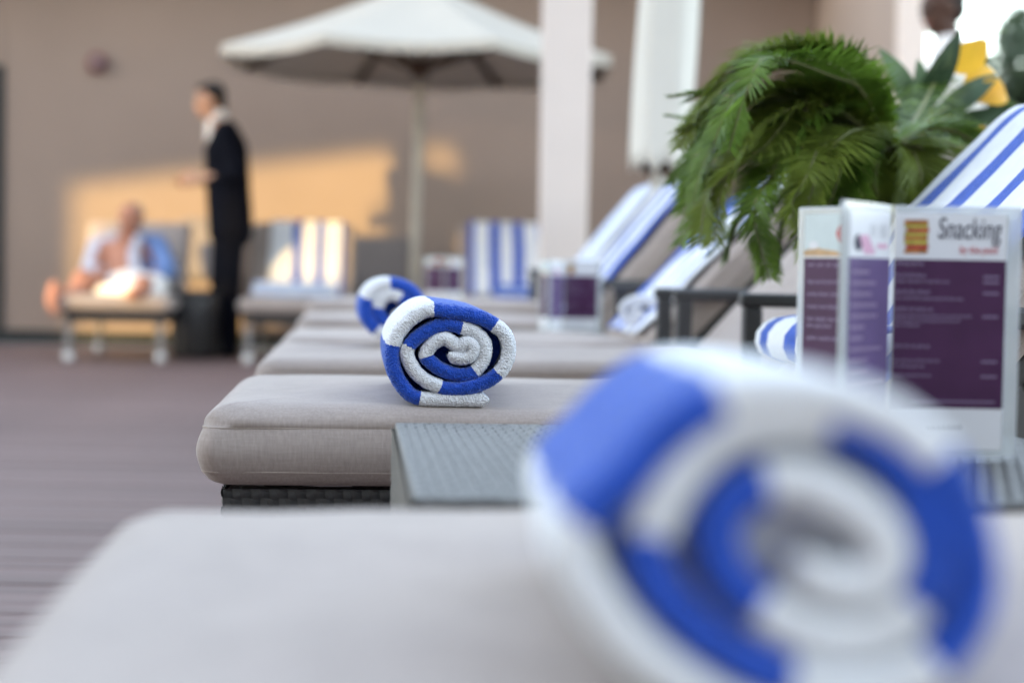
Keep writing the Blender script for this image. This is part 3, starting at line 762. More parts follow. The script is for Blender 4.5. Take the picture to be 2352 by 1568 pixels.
# ---------------------------------------------------------------- menu stands
def textmesh(txt, size, shear=0.0, bold=0.0):
    cu = bpy.data.curves.new('lettering', 'FONT'); cu.body = txt; cu.size = size; cu.shear = shear; cu.offset = bold
    o = bpy.data.objects.new('lettering', cu); COL.objects.link(o)
    dg = bpy.context.evaluated_depsgraph_get()
    me = bpy.data.meshes.new_from_object(o.evaluated_get(dg)); bpy.data.objects.remove(o)
    return me
def menu_stand(loc, rz, h, a, label, detail=True, arms_deg=(-121, 0, 124)):
    t = empty('menu_stand', loc, rz, label, 'menu stand', 'three-way acrylic menu stands')
    th = .0045
    Rr = random.Random(3)
    for k, dg in enumerate(arms_deg):
        d = Vector((math.cos(R(dg)), math.sin(R(dg)), 0)); n_ = Vector((-d.y, d.x, 0))
        rot = Matrix((d, n_, Vector((0, 0, 1)))).transposed()
        pn = box('acrylic_panel', d * (a / 2 + .003) + Vector((0, 0, h / 2)), (a, th, h), ACR, t, .0008, rot)
        for side in (1, -1):
            nn = n_ * side; off = th / 2 + .0006
            # leaflet frame: s runs left to right as one reads it
            if side == -1: org = d * .0035; es = d
            else: org = d * (a - .006); es = -d
            wl = a - .013; zb, zt = .006, h - .006
            V = []; F = []; MI = []
            mats = [PAPER, PURPLE, INKL, INK, INKR, INKG, P_RED, P_GRN, P_LGR, P_BRN, P_TAN, P_SKY, PINK, PURPLE_SHEEN]
            def quad(s0, z0, s1, z1, m_, lift, shape=None):
                b = len(V)
                if shape is None: pp = [(s0, z0), (s1, z0), (s1, z1), (s0, z1)]
                else: pp = [(s0 + (s1 - s0) * x, z0 + (z1 - z0) * z) for x, z in shape]
                for s_, z_ in pp:
                    V.append(org + es * (s_ * wl) + nn * (off + lift * .00012) + Vector((0, 0, zb + (zt - zb) * z_)))
                F.append(tuple(range(b, b + len(pp)))); MI.append(m_)
            circ = [(.5 + .5 * math.cos(q * math.pi / 6), .5 + .5 * math.sin(q * math.pi / 6)) for q in range(12)]
            quad(0, 0, 1, 1, 0, 0)
            body = 13 if (k == 0 and side == 1) else 1
            quad(0, .175, 1, .805, body, 1)
            if k == 1 and side == -1:       # the leaflet facing the camera
                for i, (m_, z_) in enumerate(((9, .828), (6, .848), (8, .866), (9, .884), (8, .902), (6, .918), (8, .934), (9, .950))):
                    j = Rr.uniform(-.012, .012); quad(.09 + j, z_, .30 + j * .5, z_ + .022, m_, 2 + i * .5, [(0, .1), (.1, 0), (.9, 0.05), (1, .2), (.98, .9), (.88, 1), (.1, .96), (0.02, .8)])
                rows = [(.785, 0, [.22]), (.735, 0, [.26]), (.712, 1, [.48]), (.665, 0, [.30]), (.640, 1, [.60]), (.592, 0, [.34]), (.566, 1, [.66]), (.546, 1, [.56]), (.526, 1, [.22]),
                        (.435, 0, [.30]), (.375, 1, [.42]), (.352, 1, [.24]), (.312, 1, [.33])]
                for z_, kind_, ln in rows:
                    s_ = .015
                    while s_ < ln[0]:
                        wd = Rr.uniform(.025, .06); q_ = 0
                        while q_ < wd: quad(s_ + q_, z_ - Rr.choice((.005, .005, .008)), s_ + q_ + .0075, z_ + (.004 if kind_ else .007) + Rr.choice((0, 0, .003)), 2, 3); q_ += .0105
                        s_ += wd + .014
                for z_ in (.735, .712, .665, .566, .375, .312): quad(.80, z_ - .005, .94, z_ + .005, 2, 3)
                quad(.18, .200, .93, .208, 2, 3)
                for i in range(7): quad(.34 + i * .045, .088, .37 + i * .045, .102, 5, 2)
            elif k == 0 and side == 1:
                quad(.10, .83, .30, .90, 3, 2, circ); quad(.22, .82, .62, .90, 12, 3, [(0, .9), (.5, 1), (1, .1), (.9, 0), (.3, 0)])
                for s_ in (.50, .58, .74, .80, .87): quad(s_, .89, s_ + .02, .945, 5, 2)
                quad(.66, .845, .92, .865, 12, 2)
                for z_ in np.arange(.74, .22, -.045):
                    quad(.05, z_, .05 + Rr.uniform(.3, .85), z_ + .012, 2, 3)
            elif k == 2 and side == 1 or k == 0 and side == -1:
                quad(.0, .815, 1, 1, 11, 2); quad(.42, .84, .98, .985, 6, 3, circ); quad(.50, .82, 1, .90, 7, 4, circ); quad(0, .815, .55, .85, 10, 5, [(0, 0), (1, 0), (.8, .6), (.3, 1), (0, .7)])
                quad(.06, .845, .2, .88, 0, 6, circ)
                for z_, ln in ((.775, .95), (.70, .6), (.645, .8), (.59, .82), (.535, .8), (.505, .35), (.45, .5)):
                    s_ = .06
                    while s_ < ln:
                        wd = Rr.uniform(.06, .14); q_ = 0
                        while q_ < wd: quad(s_ + q_, z_ - Rr.choice((.006, .006, .009)), s_ + q_ + .017, z_ + .007 + Rr.choice((0, 0, .003)), 2, 3); q_ += .023
                        s_ += wd + .03
            else:
                quad(.1, .84, .4, .96, 9, 2, circ)
                for z_ in np.arange(.74, .22, -.05): quad(.06, z_, .06 + Rr.uniform(.4, .85), z_ + .010, 2, 3)
            lf = mesh('leaflet', V, F, mats, t, False, MI)
            if k == 1 and side == -1 and detail:
                for txt, sz, s_, z_, m_, sh_, wx in (('Snacking', .0250, .385, .895, INK, .15, .57), ('by the pool', .0085, .58, .835, INKR, .1, .34)):
                    me = textmesh(txt, sz, sh_, 0.0 if sz > .02 else .0001)
                    xs = [q.co.x for q in me.vertices]; x0_, x1_ = min(xs), max(xs)
                    for q in me.vertices:
                        x = (q.co.x - x0_) / (x1_ - x0_) * wx * wl; zz = q.co.y
                        q.co = org + es * (s_ * wl + x) + nn * (off + .0008) + Vector((0, 0, zb + (zt - zb) * z_ + zz))
                    link('lettering', me, m_, lf, False)
    return t
mc = at(2032, 1020, 1.545)
menu_stand((mc.x, 1.545, .4035), 0, .206, .105, 'sharpest three-way menu stand, Snacking leaflet towards us, on the grey table')
mc = at(1292, 760, 4.95)
menu_stand((mc.x, 4.95, .391), R(6), .190, .100, 'blurred purple and white menu stand between the sharp towel and the striped backs', False, (-120, 0, 120))
mc = at(1020, 670, 8.85)
menu_stand((mc.x, 8.85, .407), R(4), .200, .102, 'small far purple menu stand right of the open parasol pole', False, (-90, 30, 150))

# ---------------------------------------------------------------- fern palm and broad-leaved plant
def frond_mesh(bm, P, wid, nleaf, leaf_w, droop, rng):
    """P: curve points of the midrib; leaflets down both sides"""
    C, s, _ = catmull([tuple(p) for p in P], 0.004)
    n = len(C); L_ = s[-1]
    for i in range(nleaf):
        t = 0.10 + 0.89 * i / (nleaf - 1); j = min(n - 2, int(t * (n - 1)))
        p = Vector(C[j]); tg = (Vector(C[j + 1]) - p).normalized()
        side = tg.cross(Vector((0, 0, 1)))
        if side.length < .1: side = Vector((0, 1, 0))
        side.normalize(); upn = side.cross(tg).normalized()
        ll = wid * (math.sin(min(1, t * 1.25 + .12) * math.pi * .62) if t < .6 else max(.25, 1.25 - t)) * rng.uniform(.78, 1.15)
        for sg in (-1, 1):
            d = (side * sg * rng.uniform(.75, .9) + tg * rng.uniform(.55, .75) + upn * rng.uniform(.10, .35)).normalized()
            wv = tg * (leaf_w * .5)
            a = p; b = p + d * ll * .5 + Vector((0, 0, -droop * ll * .18)); c = p + d * ll + Vector((0, 0, -droop * ll * .75))
            vs = [bm.verts.new(a - wv * .6), bm.verts.new(a + wv * .6), bm.verts.new(b + wv), bm.verts.new(c), bm.verts.new(b - wv)]
            bm.faces.new((vs[0], vs[1], vs[2], vs[4])); bm.faces.new((vs[4], vs[2], vs[3]))
PY = 2.86
hub = at(2045, 335, PY)
palm = empty('fern_palm', (hub.x, PY, 0), 0, 'feathery green fern palm arching over the lounger backs on the right', 'plant')
palm_in = Matrix.Translation((-hub.x, -PY, 0))
rng = random.Random(5)
def frond(pp, depth, wid=.075, nl=58, m_=FROND, lw=.0052, droop=.6):
    P = [hub + Vector((0, 0, -.01))] + [at(x, y, PY + d) for (x, y), d in zip(pp, [q if q < 0 else q * .45 for q in depth])]
    bm = bmesh.new(); frond_mesh(bm, P, wid, nl, lw, droop, rng)
    bmesh.ops.transform(bm, matrix=palm_in, verts=bm.verts)
    o = frombm('frond', bm, m_, palm)
    bm = bmesh.new(); C, s, _ = catmull([tuple(p) for p in P], .03)
    tube(bm, [palm_in @ Vector(c) for c in C], [.0045 * (1 - .75 * i / (len(C) - 1)) for i in range(len(C))], 6)
    frombm('midrib', bm, RACH, o, True)
F_ = [
    ([(1965, 195), (1860, 125), (1730, 150), (1610, 250), (1560, 345)], [-.02, -.05, -.08, -.10, -.12]),
    ([(1950, 170), (1840, 110), (1700, 170), (1600, 330), (1572, 450)], [.04, .06, .08, .09, .10]),
    ([(1950, 235), (1830, 195), (1700, 250), (1620, 370), (1590, 470)], [.0, -.02, -.03, -.05, -.06]),
    ([(1940, 260), (1840, 240), (1730, 310), (1660, 430), (1640, 560)], [-.05, -.10, -.13, -.15, -.16]),
    ([(1960, 265), (1880, 260), (1800, 340), (1750, 490), (1745, 640)], [-.06, -.12, -.15, -.17, -.17]),
    ([(1970, 290), (1910, 300), (1850, 390), (1800, 520), (1790, 610)], [.02, .04, .05, .06, .06]),
    ([(1960, 215), (1870, 180), (1780, 220), (1680, 330), (1640, 440)], [.08, .14, .18, .20, .20]),
    ([(1990, 320), (1950, 360), (1920, 440), (1900, 540), (1890, 640)], [-.06, -.10, -.12, -.12, -.12]),
    ([(2010, 330), (1990, 390), (1980, 470), (1975, 560), (1970, 640)], [.05, .09, .11, .12, .12]),
    ([(2080, 330), (2110, 380), (2120, 450), (2130, 540), (2130, 620)], [-.04, -.07, -.08, -.08, -.08]),
    ([(1930, 300), (1830, 330), (1740, 420), (1690, 520), (1670, 600)], [.08, .12, .15, .16, .16]),
    ([(1980, 210), (1910, 150), (1800, 140), (1690, 220), (1640, 330)], [-.10, -.18, -.24, -.28, -.30]),
    ([(2080, 330), (2090, 400), (2110, 480), (2120, 560)], [.10, .14, .16, .18]),
    ([(2110, 300), (2190, 300), (2270, 350), (2330, 440)], [.06, .12, .16, .20]),
    ([(2040, 390), (2050, 450), (2060, 530), (2075, 620)], [.10, .14, .16, .18]),
    ([(1990, 300), (1930, 320), (1880, 400), (1850, 500), (1840, 590)], [-.10, -.2, -.24, -.26, -.26]),
    ([(1920, 280), (1790, 280), (1680, 360), (1610, 450), (1600, 540)], [.02, .03, .03, .02, .02]),
    ([(1960, 230), (1840, 160), (1720, 170), (1575, 235)], [.02, .03, .03, .03]),
    ([(1950, 245), (1820, 205), (1690, 250), (1552, 300)], [-.05, -.08, -.1, -.11]),
    ([(1950, 280), (1800, 300), (1660, 390), (1572, 430)], [.03, .05, .06, .06]),
    ([(1975, 205), (1900, 135), (1800, 118), (1690, 150)], [-.03, -.05, -.06, -.06]),
    ([(2020, 360), (2010, 440), (2030, 530), (2050, 620)], [-.05, -.08, -.1, -.1]),
    ([(2080, 350), (2070, 420), (2080, 500), (2100, 600)], [.06, .1, .12, .12]),
    ([(1960, 250), (1850, 215), (1740, 265), (1640, 300), (1570, 290)], [.12, .2, .26, .3, .34]),
]
for i, (pp, dp) in enumerate(F_):
    frond(pp, dp, .108, 165, FROND if i % 3 else FROND2, .0048, .24)
    if i in (12, 13, 14): continue
    frond([(x + (rng.uniform(-44, 34) if k else 0), y + (rng.uniform(-30, 30) if k else 0)) for k, (x, y) in enumerate(pp)], [d + rng.uniform(-.04, .04) for d in dp], .098, 150, FROND2 if i % 3 == 0 else FROND, .0046, .24)
frond([(1950, 300), (1850, 330), (1760, 300), (1700, 330), (1690, 420)], [.0, .0, .0, .0, .0], .045, 30, FRONDB)
tubeobj('trunk', [palm_in @ (hub + Vector((.02, 0, -.46))), palm_in @ (hub + Vector((.01, 0, -.2))), palm_in @ (hub + Vector((0, 0, .0)))], [.055, .055, .03], BARK, palm, 12)
pot = empty('clay_planter', (hub.x + .03, PY - .0, 0), 0, 'round clay planter under the fern palm between two loungers', 'planter')
bm = bmesh.new(); tube(bm, [(0, 0, .005), (0, 0, .03), (0, 0, .26), (0, 0, .30)], [.12, .125, .155, .165], 32)
frombm('pot', bm, TERRA, pot, True)
tubeobj('soil', [(0, 0, .301), (0, 0, .305)], .15, SOIL, pot, 24)

def leaf(name, base, tip, wid, m_, parent, inv, bend=.15, rib=True):
    base = Vector(base); tip = Vector(tip); ax = tip - base; L_ = ax.length; ax.normalize()
    sd = ax.cross(Vector((0.15, -1, 0.2))).normalized(); nn = sd.cross(ax).normalized()
    v = []; f = []; n = 12
    for i in range(n + 1):
        t = i / n; wd = wid * (math.sin(math.pi * min(1, t ** .8)) ** .8 if 0 < t < 1 else 0.02) * (1 if t < 1 else 0)
        c = base + ax * (L_ * t) + nn * (bend * L_ * math.sin(t * math.pi * .9)) + Vector((0, 0, -.10 * L_ * t * t))
        for s_ in (-1, -.5, 0, .5, 1): v.append(inv @ (c + sd * (s_ * wd * .5) + nn * (abs(s_) * wd * .16)))
    for i in range(n):
        for k in range(4): f.append((i * 5 + k, i * 5 + k + 1, (i + 1) * 5 + k + 1, (i + 1) * 5 + k))
    return mesh(name, v, f, m_, parent, True)
QY = 3.38
hb2 = at(2105, 330, QY)
frond([(2110, 260), (2160, 170), (2230, 100), (2300, 70)], [.5, 1.2, 1.6, 1.7], .085, 90, FROND, .006)
frond([(2110, 290), (2190, 240), (2280, 225), (2350, 250)], [.5, 1.2, 1.6, 1.7], .085, 90, FROND, .006)
frond([(2110, 320), (2180, 330), (2250, 370), (2290, 430)], [.3, .6, .8, .9], .08, 90, FROND, .006)
bp = empty('broad_leaf_plant', (hb2.x, QY, 0), 0, 'broad-leaved plant with yellow leaves beside the fern palm', 'plant')
inv = Matrix.Translation((-hb2.x, -QY, 0))
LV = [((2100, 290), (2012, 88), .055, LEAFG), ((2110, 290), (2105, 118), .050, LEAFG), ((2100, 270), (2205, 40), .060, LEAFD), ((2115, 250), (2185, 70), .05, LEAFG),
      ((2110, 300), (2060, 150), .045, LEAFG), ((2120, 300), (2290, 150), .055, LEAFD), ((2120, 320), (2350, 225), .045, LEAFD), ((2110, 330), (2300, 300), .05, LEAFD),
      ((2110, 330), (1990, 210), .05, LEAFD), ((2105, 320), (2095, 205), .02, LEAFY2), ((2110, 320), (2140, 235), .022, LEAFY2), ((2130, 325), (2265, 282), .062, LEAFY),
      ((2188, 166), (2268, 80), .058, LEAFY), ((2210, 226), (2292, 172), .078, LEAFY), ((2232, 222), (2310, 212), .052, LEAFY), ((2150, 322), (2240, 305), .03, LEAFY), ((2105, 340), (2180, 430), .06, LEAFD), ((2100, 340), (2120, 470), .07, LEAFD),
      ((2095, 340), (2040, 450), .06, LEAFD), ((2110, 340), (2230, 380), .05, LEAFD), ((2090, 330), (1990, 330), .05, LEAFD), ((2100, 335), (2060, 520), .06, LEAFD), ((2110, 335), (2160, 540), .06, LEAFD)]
for i, (b, t, wd, m_) in enumerate(LV):
    db = rng.uniform(-.05, .05)
    lf = leaf('leaf', at(*b, QY + db * .4), at(*t, QY + db + rng.uniform(-.08, .08)), wd * (1 if m_ is LEAFY else .78), m_, bp, inv)
    if (Vector(at(*b, QY)) - hb2).length > .045:
        tubeobj('leaf_stalk', [inv @ hb2, inv @ ((hb2 + at(*b, QY)) / 2 + Vector((0, 0, .01))), inv @ at(*b, QY + db * .4)], .004, RACH, lf, 6)
tubeobj('stem', [inv @ (hb2 + Vector((.02, 0, -.48))), inv @ (hb2 + Vector((.0, 0, -.2))), inv @ hb2], [.022, .018, .014], BARK, bp, 10)
for x in (-.01, .03): pass
bp2 = empty('clay_planter', (hb2.x + .02 + .0, QY + .0, 0), 0, '', 'planter') if False else None

# ---------------------------------------------------------------- trees beyond the terrace
def tree(loc, h, rx, rz, n, label, seed, leafs=.07):
    rg = random.Random(seed)
    t = empty('garden_tree', loc, 0, label, 'tree', 'trees beyond the terrace')
    tr = bmesh.new(); tube(tr, [(0, 0, 0), (.05, 0, h * .3), (.02, .05, h * .6), (0, 0, h * .85)], [.11, .09, .06, .02], 10)
    for k in range(6):
        a = rg.uniform(0, 6.28); z = h * rg.uniform(.35, .65)
        tube(tr, [(.03, .02, z), (math.cos(a) * rx * .35, math.sin(a) * rx * .35, z + .25 * h * .6), (math.cos(a) * rx * .7, math.sin(a) * rx * .7, z + .3 * h)], [.045, .03, .01], 7)
    frombm('trunk', tr, BARK, t, True)
    cl = [(rg.gauss(0, .5) * rx, rg.gauss(0, .5) * rx, h * .68 + rg.gauss(0, .45) * rz, rg.uniform(.18, .36) * rx) for _ in range(26)]
    v = []; f = []
    for i in range(n):
        c = rg.choice(cl); d = Vector((rg.gauss(0, 1), rg.gauss(0, 1), rg.gauss(0, 1))).normalized() * (c[3] * rg.random() ** .4)
        p = Vector(c[:3]) + d; a = Vector((rg.gauss(0, 1), rg.gauss(0, 1), rg.gauss(0, .6))).normalized(); b = a.orthogonal().normalized()
        s = leafs * rg.uniform(.6, 1.3); k = len(v)
        v += [p - a * s, p + b * s * .42, p + a * s, p - b * s * .42]; f.append((k, k + 1, k + 2, k + 3))
    mesh('crown', v, f, TREE, t, False)
tree((4.35, 16.0, -.06), 2.95, 1.05, .85, 11000, 'dark green tree against the bright sky at the top right corner', 1)
tree((3.55, 17.5, -.06), 2.0, .9, .7, 3200, 'lower leafy tree behind the yellow leaves', 2)
tree((5.9, 19.0, -.06), 2.6, 1.1, .8, 3200, 'leafy tree at the right edge beyond the terrace', 3)

# ---------------------------------------------------------------- fire bell
ab = at(226, 146, WY)
al = empty('fire_bell', (ab.x, WY, ab.z), 0, 'round dull red fire bell high on the taupe wall', 'alarm bell')
def disc(name, r0, r1, y0, y1, m_, par_): return tubeobj(name, [(0, -y0, 0), (0, -(y0 + y1) / 2, 0), (0, -y1, 0)], [r0, (r0 + r1) / 2 * 1.06, r1], m_, par_, 28)
disc('gong', .074, .050, .030, .055, ALARM, al); disc('cap', .030, .026, .0552, .062, ALARMG, al)
box('back_box', (0, -.015, 0), (.085, .029, .085), ALARMG, al, .004)

# ---------------------------------------------------------------- far loungers by the wall
def far_lounger(pxc, Yf, zc, lab, ang, width=.62):
    x = at(pxc, 690, Yf).x + width / 2
    loc = (x, Yf, 0); rz = R(93.6)
    lounger(loc, rz, zc, lab, ang, False, width, False, True, 'sun loungers along the wall')
    return lxf(loc, rz)
M1 = far_lounger(262, 10.45, .372, 'far left lounger on which the man in the robe sits', 55)
M2 = far_lounger(675, 10.50, .372, 'far lounger under a striped towel right of the man in the suit', 58)
M4 = far_lounger(1192, 10.45, .385, 'far lounger under a striped towel left of the pale column', 58)
ST = [(0, 1), (.05, 0), (.26, 1), (.38, 0), (.56, 1), (.69, 0), (.88, 0)]
drape('draped_towel', back_path(.372, 58, SL, 'plain'), .06, .50, ST, 'striped towel on the far lounger back right of the man in the suit', M2, 'striped towels draped over lounger backs', seed=41)
drape('draped_towel', back_path(.385, 58, SL, 'plain'), .06, .56, [(0, 0), (.08, 1), (.16, 0), (.34, 1), (.47, 0), (.62, 1), (.75, 0), (.93, 1)], 'striped towel on the far lounger back left of the pale column', M4, 'striped towels draped over lounger backs', seed=51)
def folded(Mx, x, y, zc, sx, sy, label, m_, seed):
    o = empty('folded_towel', Mx @ Vector((x, y, zc)), Mx.to_euler().z, label, 'towel', 'folded towels on the far loungers')
    for k in range(3):
        v = []; f = []; n = 14
        bm = bmesh.new(); add_box(bm, Vector((0, 0, .014 + k * .026)), (sx - .006 * k, sy - .01 * k, .0245), None, .011, 3)
        for q in bm.verts: q.co.z += .003 * noise.noise(Vector((q.co.x * 12, q.co.y * 12, seed + k)))
        frombm('fold', bm, m_[k % len(m_)], o, True)
folded(M2, .42, .33, .380, .24, .48, 'pale blue folded towel on the far lounger beside the man in the suit', [PALEBLUE, WHITE, PALEBLUE], 1)
folded(M4, .40, .24, .393, .22, .36, 'blue folded towel on the far lounger left of the column', [BLUE, PALEBLUE, BLUE], 2)

def grey_chair(loc, rz, label, hgt):
    t = empty('low_armchair', loc, rz, label, 'chair', 'grey low armchairs by the wall')
    box('seat', (0, 0, .33), (.40, .42, .12), GREYUP, t, .03)
    box('backrest', (.21, 0, hgt - .19), (.09, .42, .42), GREYUP, t, .03, Matrix.Rotation(R(14), 3, 'Y'))
    for yy in (-.235, .235): box('armrest', (0, yy, .40), (.42, .05, .22), GREYUP, t, .02)
    for xx in (-.16, .16):
        for yy in (-.17, .17): box('leg', (xx, yy, .135), (.035, .035, .265), METAL, t, .004)
p = at(445, 690, 12.0); grey_chair((p.x, 12.02, 0), R(75), 'grey armchair against the wall behind the man in the suit', .84)
p = at(862, 690, 12.0); grey_chair((p.x, 12.05, 0), R(90), 'grey armchair against the wall left of the parasol pole', .74)
p = at(446, 700, 11.0)
st = empty('round_side_table', (p.x, 11.05, 0), 0, 'dark round side table between the seated man and the man in the suit', 'side table')
tubeobj('drum', [(0, 0, .01), (0, 0, .03), (0, 0, .36), (0, 0, .385)], [.13, .145, .145, .14], WICKER, st, 28)
tubeobj('top', [(0, 0, .386), (0, 0, .400)], .155, WICKER, st, 28)

# ---------------------------------------------------------------- people
ICO = {}
for _k in (2, 3):
    _b = bmesh.new(); bmesh.ops.create_icosphere(_b, subdivisions=_k, radius=1.0)
    ICO[_k] = (np.array([v.co[:] for v in _b.verts]), np.array([[v.index for v in f.verts] for f in _b.faces])); _b.free()
def blob(name, chains, voxel, m_, parent, smooth=6, ell=()):
    """one continuous skin grown over tapered limbs; ell = extra ellipsoids (centre, radii, rotation)"""
    VV = []; FF = []; nv_ = [0]
    def put(tpl, M, c):
        P = tpl[0] @ M.T + np.array(c)[None]; VV.append(P); FF.append(tpl[1] + nv_[0]); nv_[0] += len(P)
    for ch in chains:
        for (p, r), (q, s_) in zip(ch, ch[1:]):
            p, q = np.array(p), np.array(q); n = max(2, int(np.linalg.norm(q - p) / (min(r, s_) * .35)))
            for i in range(n + 1):
                t = i / n; put(ICO[2], np.eye(3) * (r + (s_ - r) * t), p + (q - p) * t)
    for c, r, rt in ell:
        put(ICO[3], np.array(rt) @ np.diag(r), c)
    me = bpy.data.meshes.new('tmp'); me.from_pydata(np.concatenate(VV).tolist(), [], np.concatenate(FF).tolist()); me.update()
    o = bpy.data.objects.new('tmp', me); COL.objects.link(o)
    rm = o.modifiers.new('r', 'REMESH'); rm.mode = 'VOXEL'; rm.voxel_size = voxel
    s2 = o.modifiers.new('s', 'SMOOTH'); s2.iterations = smooth; s2.factor = .5
    dg = bpy.context.evaluated_depsgraph_get()
    me2 = bpy.data.meshes.new_from_object(o.evaluated_get(dg)); bpy.data.objects.remove(o); bpy.data.meshes.remove(me)
    me2.name = name
    me2.materials.clear()
    return link(name, me2, m_, parent, True)

def head_parts(c, fwd, hh, pitch=0.0):
    """ellipsoids of a head of height hh looking along fwd; returns list plus a place for eyes and hair"""
    fwd = Vector(fwd).normalized(); sd = fwd.cross(Vector((0, 0, 1))).normalized(); upv = sd.cross(fwd)
    Rm = Matrix((fwd, sd, upv)).transposed(); c = Vector(c); P = lambda x, y, z: c + Rm @ Vector((x * hh, y * hh, z * hh))
    E = [(P(-.03, 0, .10), (.41 * hh, .34 * hh, .40 * hh), Rm), (P(.10, 0, -.14), (.27 * hh, .27 * hh, .35 * hh), Rm), (P(.20, 0, -.40), (.12 * hh, .15 * hh, .09 * hh), Rm),
         (P(.385, 0, -.06), (.06 * hh, .045 * hh, .12 * hh), Rm), (P(.42, 0, -.12), (.055 * hh, .06 * hh, .05 * hh), Rm),
         (P(-.02, .335, -.02), (.07 * hh, .035 * hh, .12 * hh), Rm), (P(-.02, -.335, -.02), (.07 * hh, .035 * hh, .12 * hh), Rm),
         (P(.33, 0, .08), (.06 * hh, .25 * hh, .05 * hh), Rm)]
    return E, P, Rm

def hand_chains(wrist, d, curl, s=1.0, thumb=1):
    """palm, four unequal bent fingers and a thumb from the side of the palm; d = direction, curl = the way the fingers bend"""
    wrist = Vector(wrist); d = Vector(d).normalized(); curl = Vector(curl).normalized(); sd = d.cross(curl).normalized()
    ch = []
    for k, (off, ln) in enumerate(((-.030, .062), (-.010, .074), (.010, .070), (.029, .054))):
        b = wrist + d * .085 * s + sd * off * s
        ch.append([(wrist + sd * off * .5 * s, .016 * s), (b, .0115 * s)])
        m1 = b + (d * .9 + curl * .35).normalized() * ln * .45 * s; m2 = m1 + (d * .55 + curl * .85).normalized() * ln * .33 * s; m3 = m2 + (d * .15 + curl).normalized() * ln * .25 * s
        ch.append([(b, .0098 * s), (m1, .009 * s), (m2, .0082 * s), (m3, .0072 * s)])
    b = wrist + d * .03 * s - sd * .024 * thumb * s
    m1 = b + (d * .6 - sd * thumb * .7 + curl * .3).normalized() * .038 * s; m2 = m1 + (d * .9 - sd * thumb * .1 + curl * .4).normalized() * .030 * s
    ch.append([(b, .013 * s), (m1, .0105 * s), (m2, .0085 * s)])
    return ch

def eyes_mouth(P, hh, parent, inv_):
    for sg in (-1, 1):
        bm = bmesh.new(); q = bmesh.ops.create_icosphere(bm, subdivisions=2, radius=.045 * hh); bmesh.ops.translate(bm, vec=inv_ @ P(.345, .13 * sg, .02), verts=bm.verts)
        frombm('eye', bm, EYE, parent, True)
    a, b, c = P(.33, -.09, -.25), P(.365, 0, -.245), P(.33, .09, -.25)
    tubeobj('mouth', [inv_ @ a, inv_ @ b, inv_ @ c], [.006, .012, .006], LIP, parent, 8)

# -- man in the dark suit, seen from his left side
def suit_man():
    Y = 11.2
    def Q(px, py, dy=0.0): return at(px, py, Y + dy)
    base = Q(525, 815); base.z = 0
    t = empty('person', base, 0, 'standing man in a dark suit with white collar, hands held in front', 'person')
    iv = Matrix.Translation(-base)
    L = lambda px, py, dy=0.0: iv @ Q(px, py, dy)
    fwd = Vector((-.96, -.22, -.12))
    E, P, Rm = head_parts(Q(482, 233, 0), fwd, .205)
    Pl = lambda x, y, z: iv @ P(x, y, z)
    Ei = [(iv @ c, r, q) for c, r, q in E]
    hips, chest, neck = L(528, 515), L(516, 345), L(500, 278)
    wrN, wrF = L(458, 412, -.10), L(454, 414, .10)
    handsN = hand_chains(wrN, (-.95, .25, -.05), (0.1, .9, -.1), .95, 1); handsF = hand_chains(wrF, (-.95, -.25, -.05), (0.1, -.9, -.1), .95, -1)
    fN, fF = L(520, 800, -.09), L(515, 797, .09)
    chains = [[(neck, .055), (L(490, 252), .053)], [(hips, .105), (L(524, 430), .105), (L(526, 345), .112), (neck, .052)],
              [(L(520, 305, -.15), .055), (L(548, 395, -.20), .045), (wrN, .028)], [(L(515, 305, .15), .055), (L(540, 395, .20), .045), (wrF, .028)],
              [(L(528, 520, -.085), .085), (L(522, 665, -.085), .055), (L(530, 790, -.085), .038)], [(L(525, 520, .085), .085), (L(515, 665, .085), .055), (L(522, 788, .085), .038)]]
    body = blob('body', chains + handsN + handsF, .0075, SKIN, t, 4, Ei)
    eyes_mouth(P, .205, t, iv)
    hc = [(Pl(-.12, 0, .20), (.38 * .205, .375 * .205, .36 * .205), Rm), (Pl(-.26, 0, -.02), (.22 * .205, .32 * .205, .30 * .205), Rm), (Pl(.12, 0, .40), (.25 * .205, .29 * .205, .12 * .205), Rm)]
    blob('hair', [], .008, HAIR, t, 3, hc)
    blob('jacket', [[(L(530, 528, -.06), .140), (L(524, 430, -.05), .138), (L(520, 350, -.06), .136), (L(520, 305, -.10), .080)], [(L(530, 528, .06), .140), (L(524, 430, .05), .138), (L(520, 350, .06), .136), (L(518, 305, .10), .080)],
                    [(L(519, 306, -.15), .070), (L(549, 396, -.20), .058), (L(482, 412, -.11), .044)], [(L(514, 306, .15), .070), (L(541, 396, .20), .058), (L(478, 414, .11), .044)],
                    [(L(512, 300, -.05), .06), (L(512, 300, .05), .06)]], .012, SUIT, t, 6)
    blob('trousers', [[(hips, .125), (L(528, 520, -.085), .105), (L(522, 665, -.085), .082), (L(528, 798, -.085), .066)], [(hips, .125), (L(525, 520, .085), .105), (L(512, 665, .085), .082), (L(514, 796, .085), .066)]], .012, SUIT, t, 6)
    blob('shirt', [[(L(500, 270), .050), (L(492, 288), .050), (L(487, 304), .042), (L(492, 330), .05), (L(500, 372), .06)], [(L(500, 268), .058), (L(504, 280), .05)]], .008, SHIRT, t, 4)
    for f_ in (fN, fF):
        blob('shoe', [[(f_ + Vector((.05, 0, 0.0)), .042), (f_ + Vector((-.08, -.02, -.008)), .038), (f_ + Vector((-.15, -.03, -.016)), .026)]], .008, SHOE, t, 4)
    return t
suit_man()

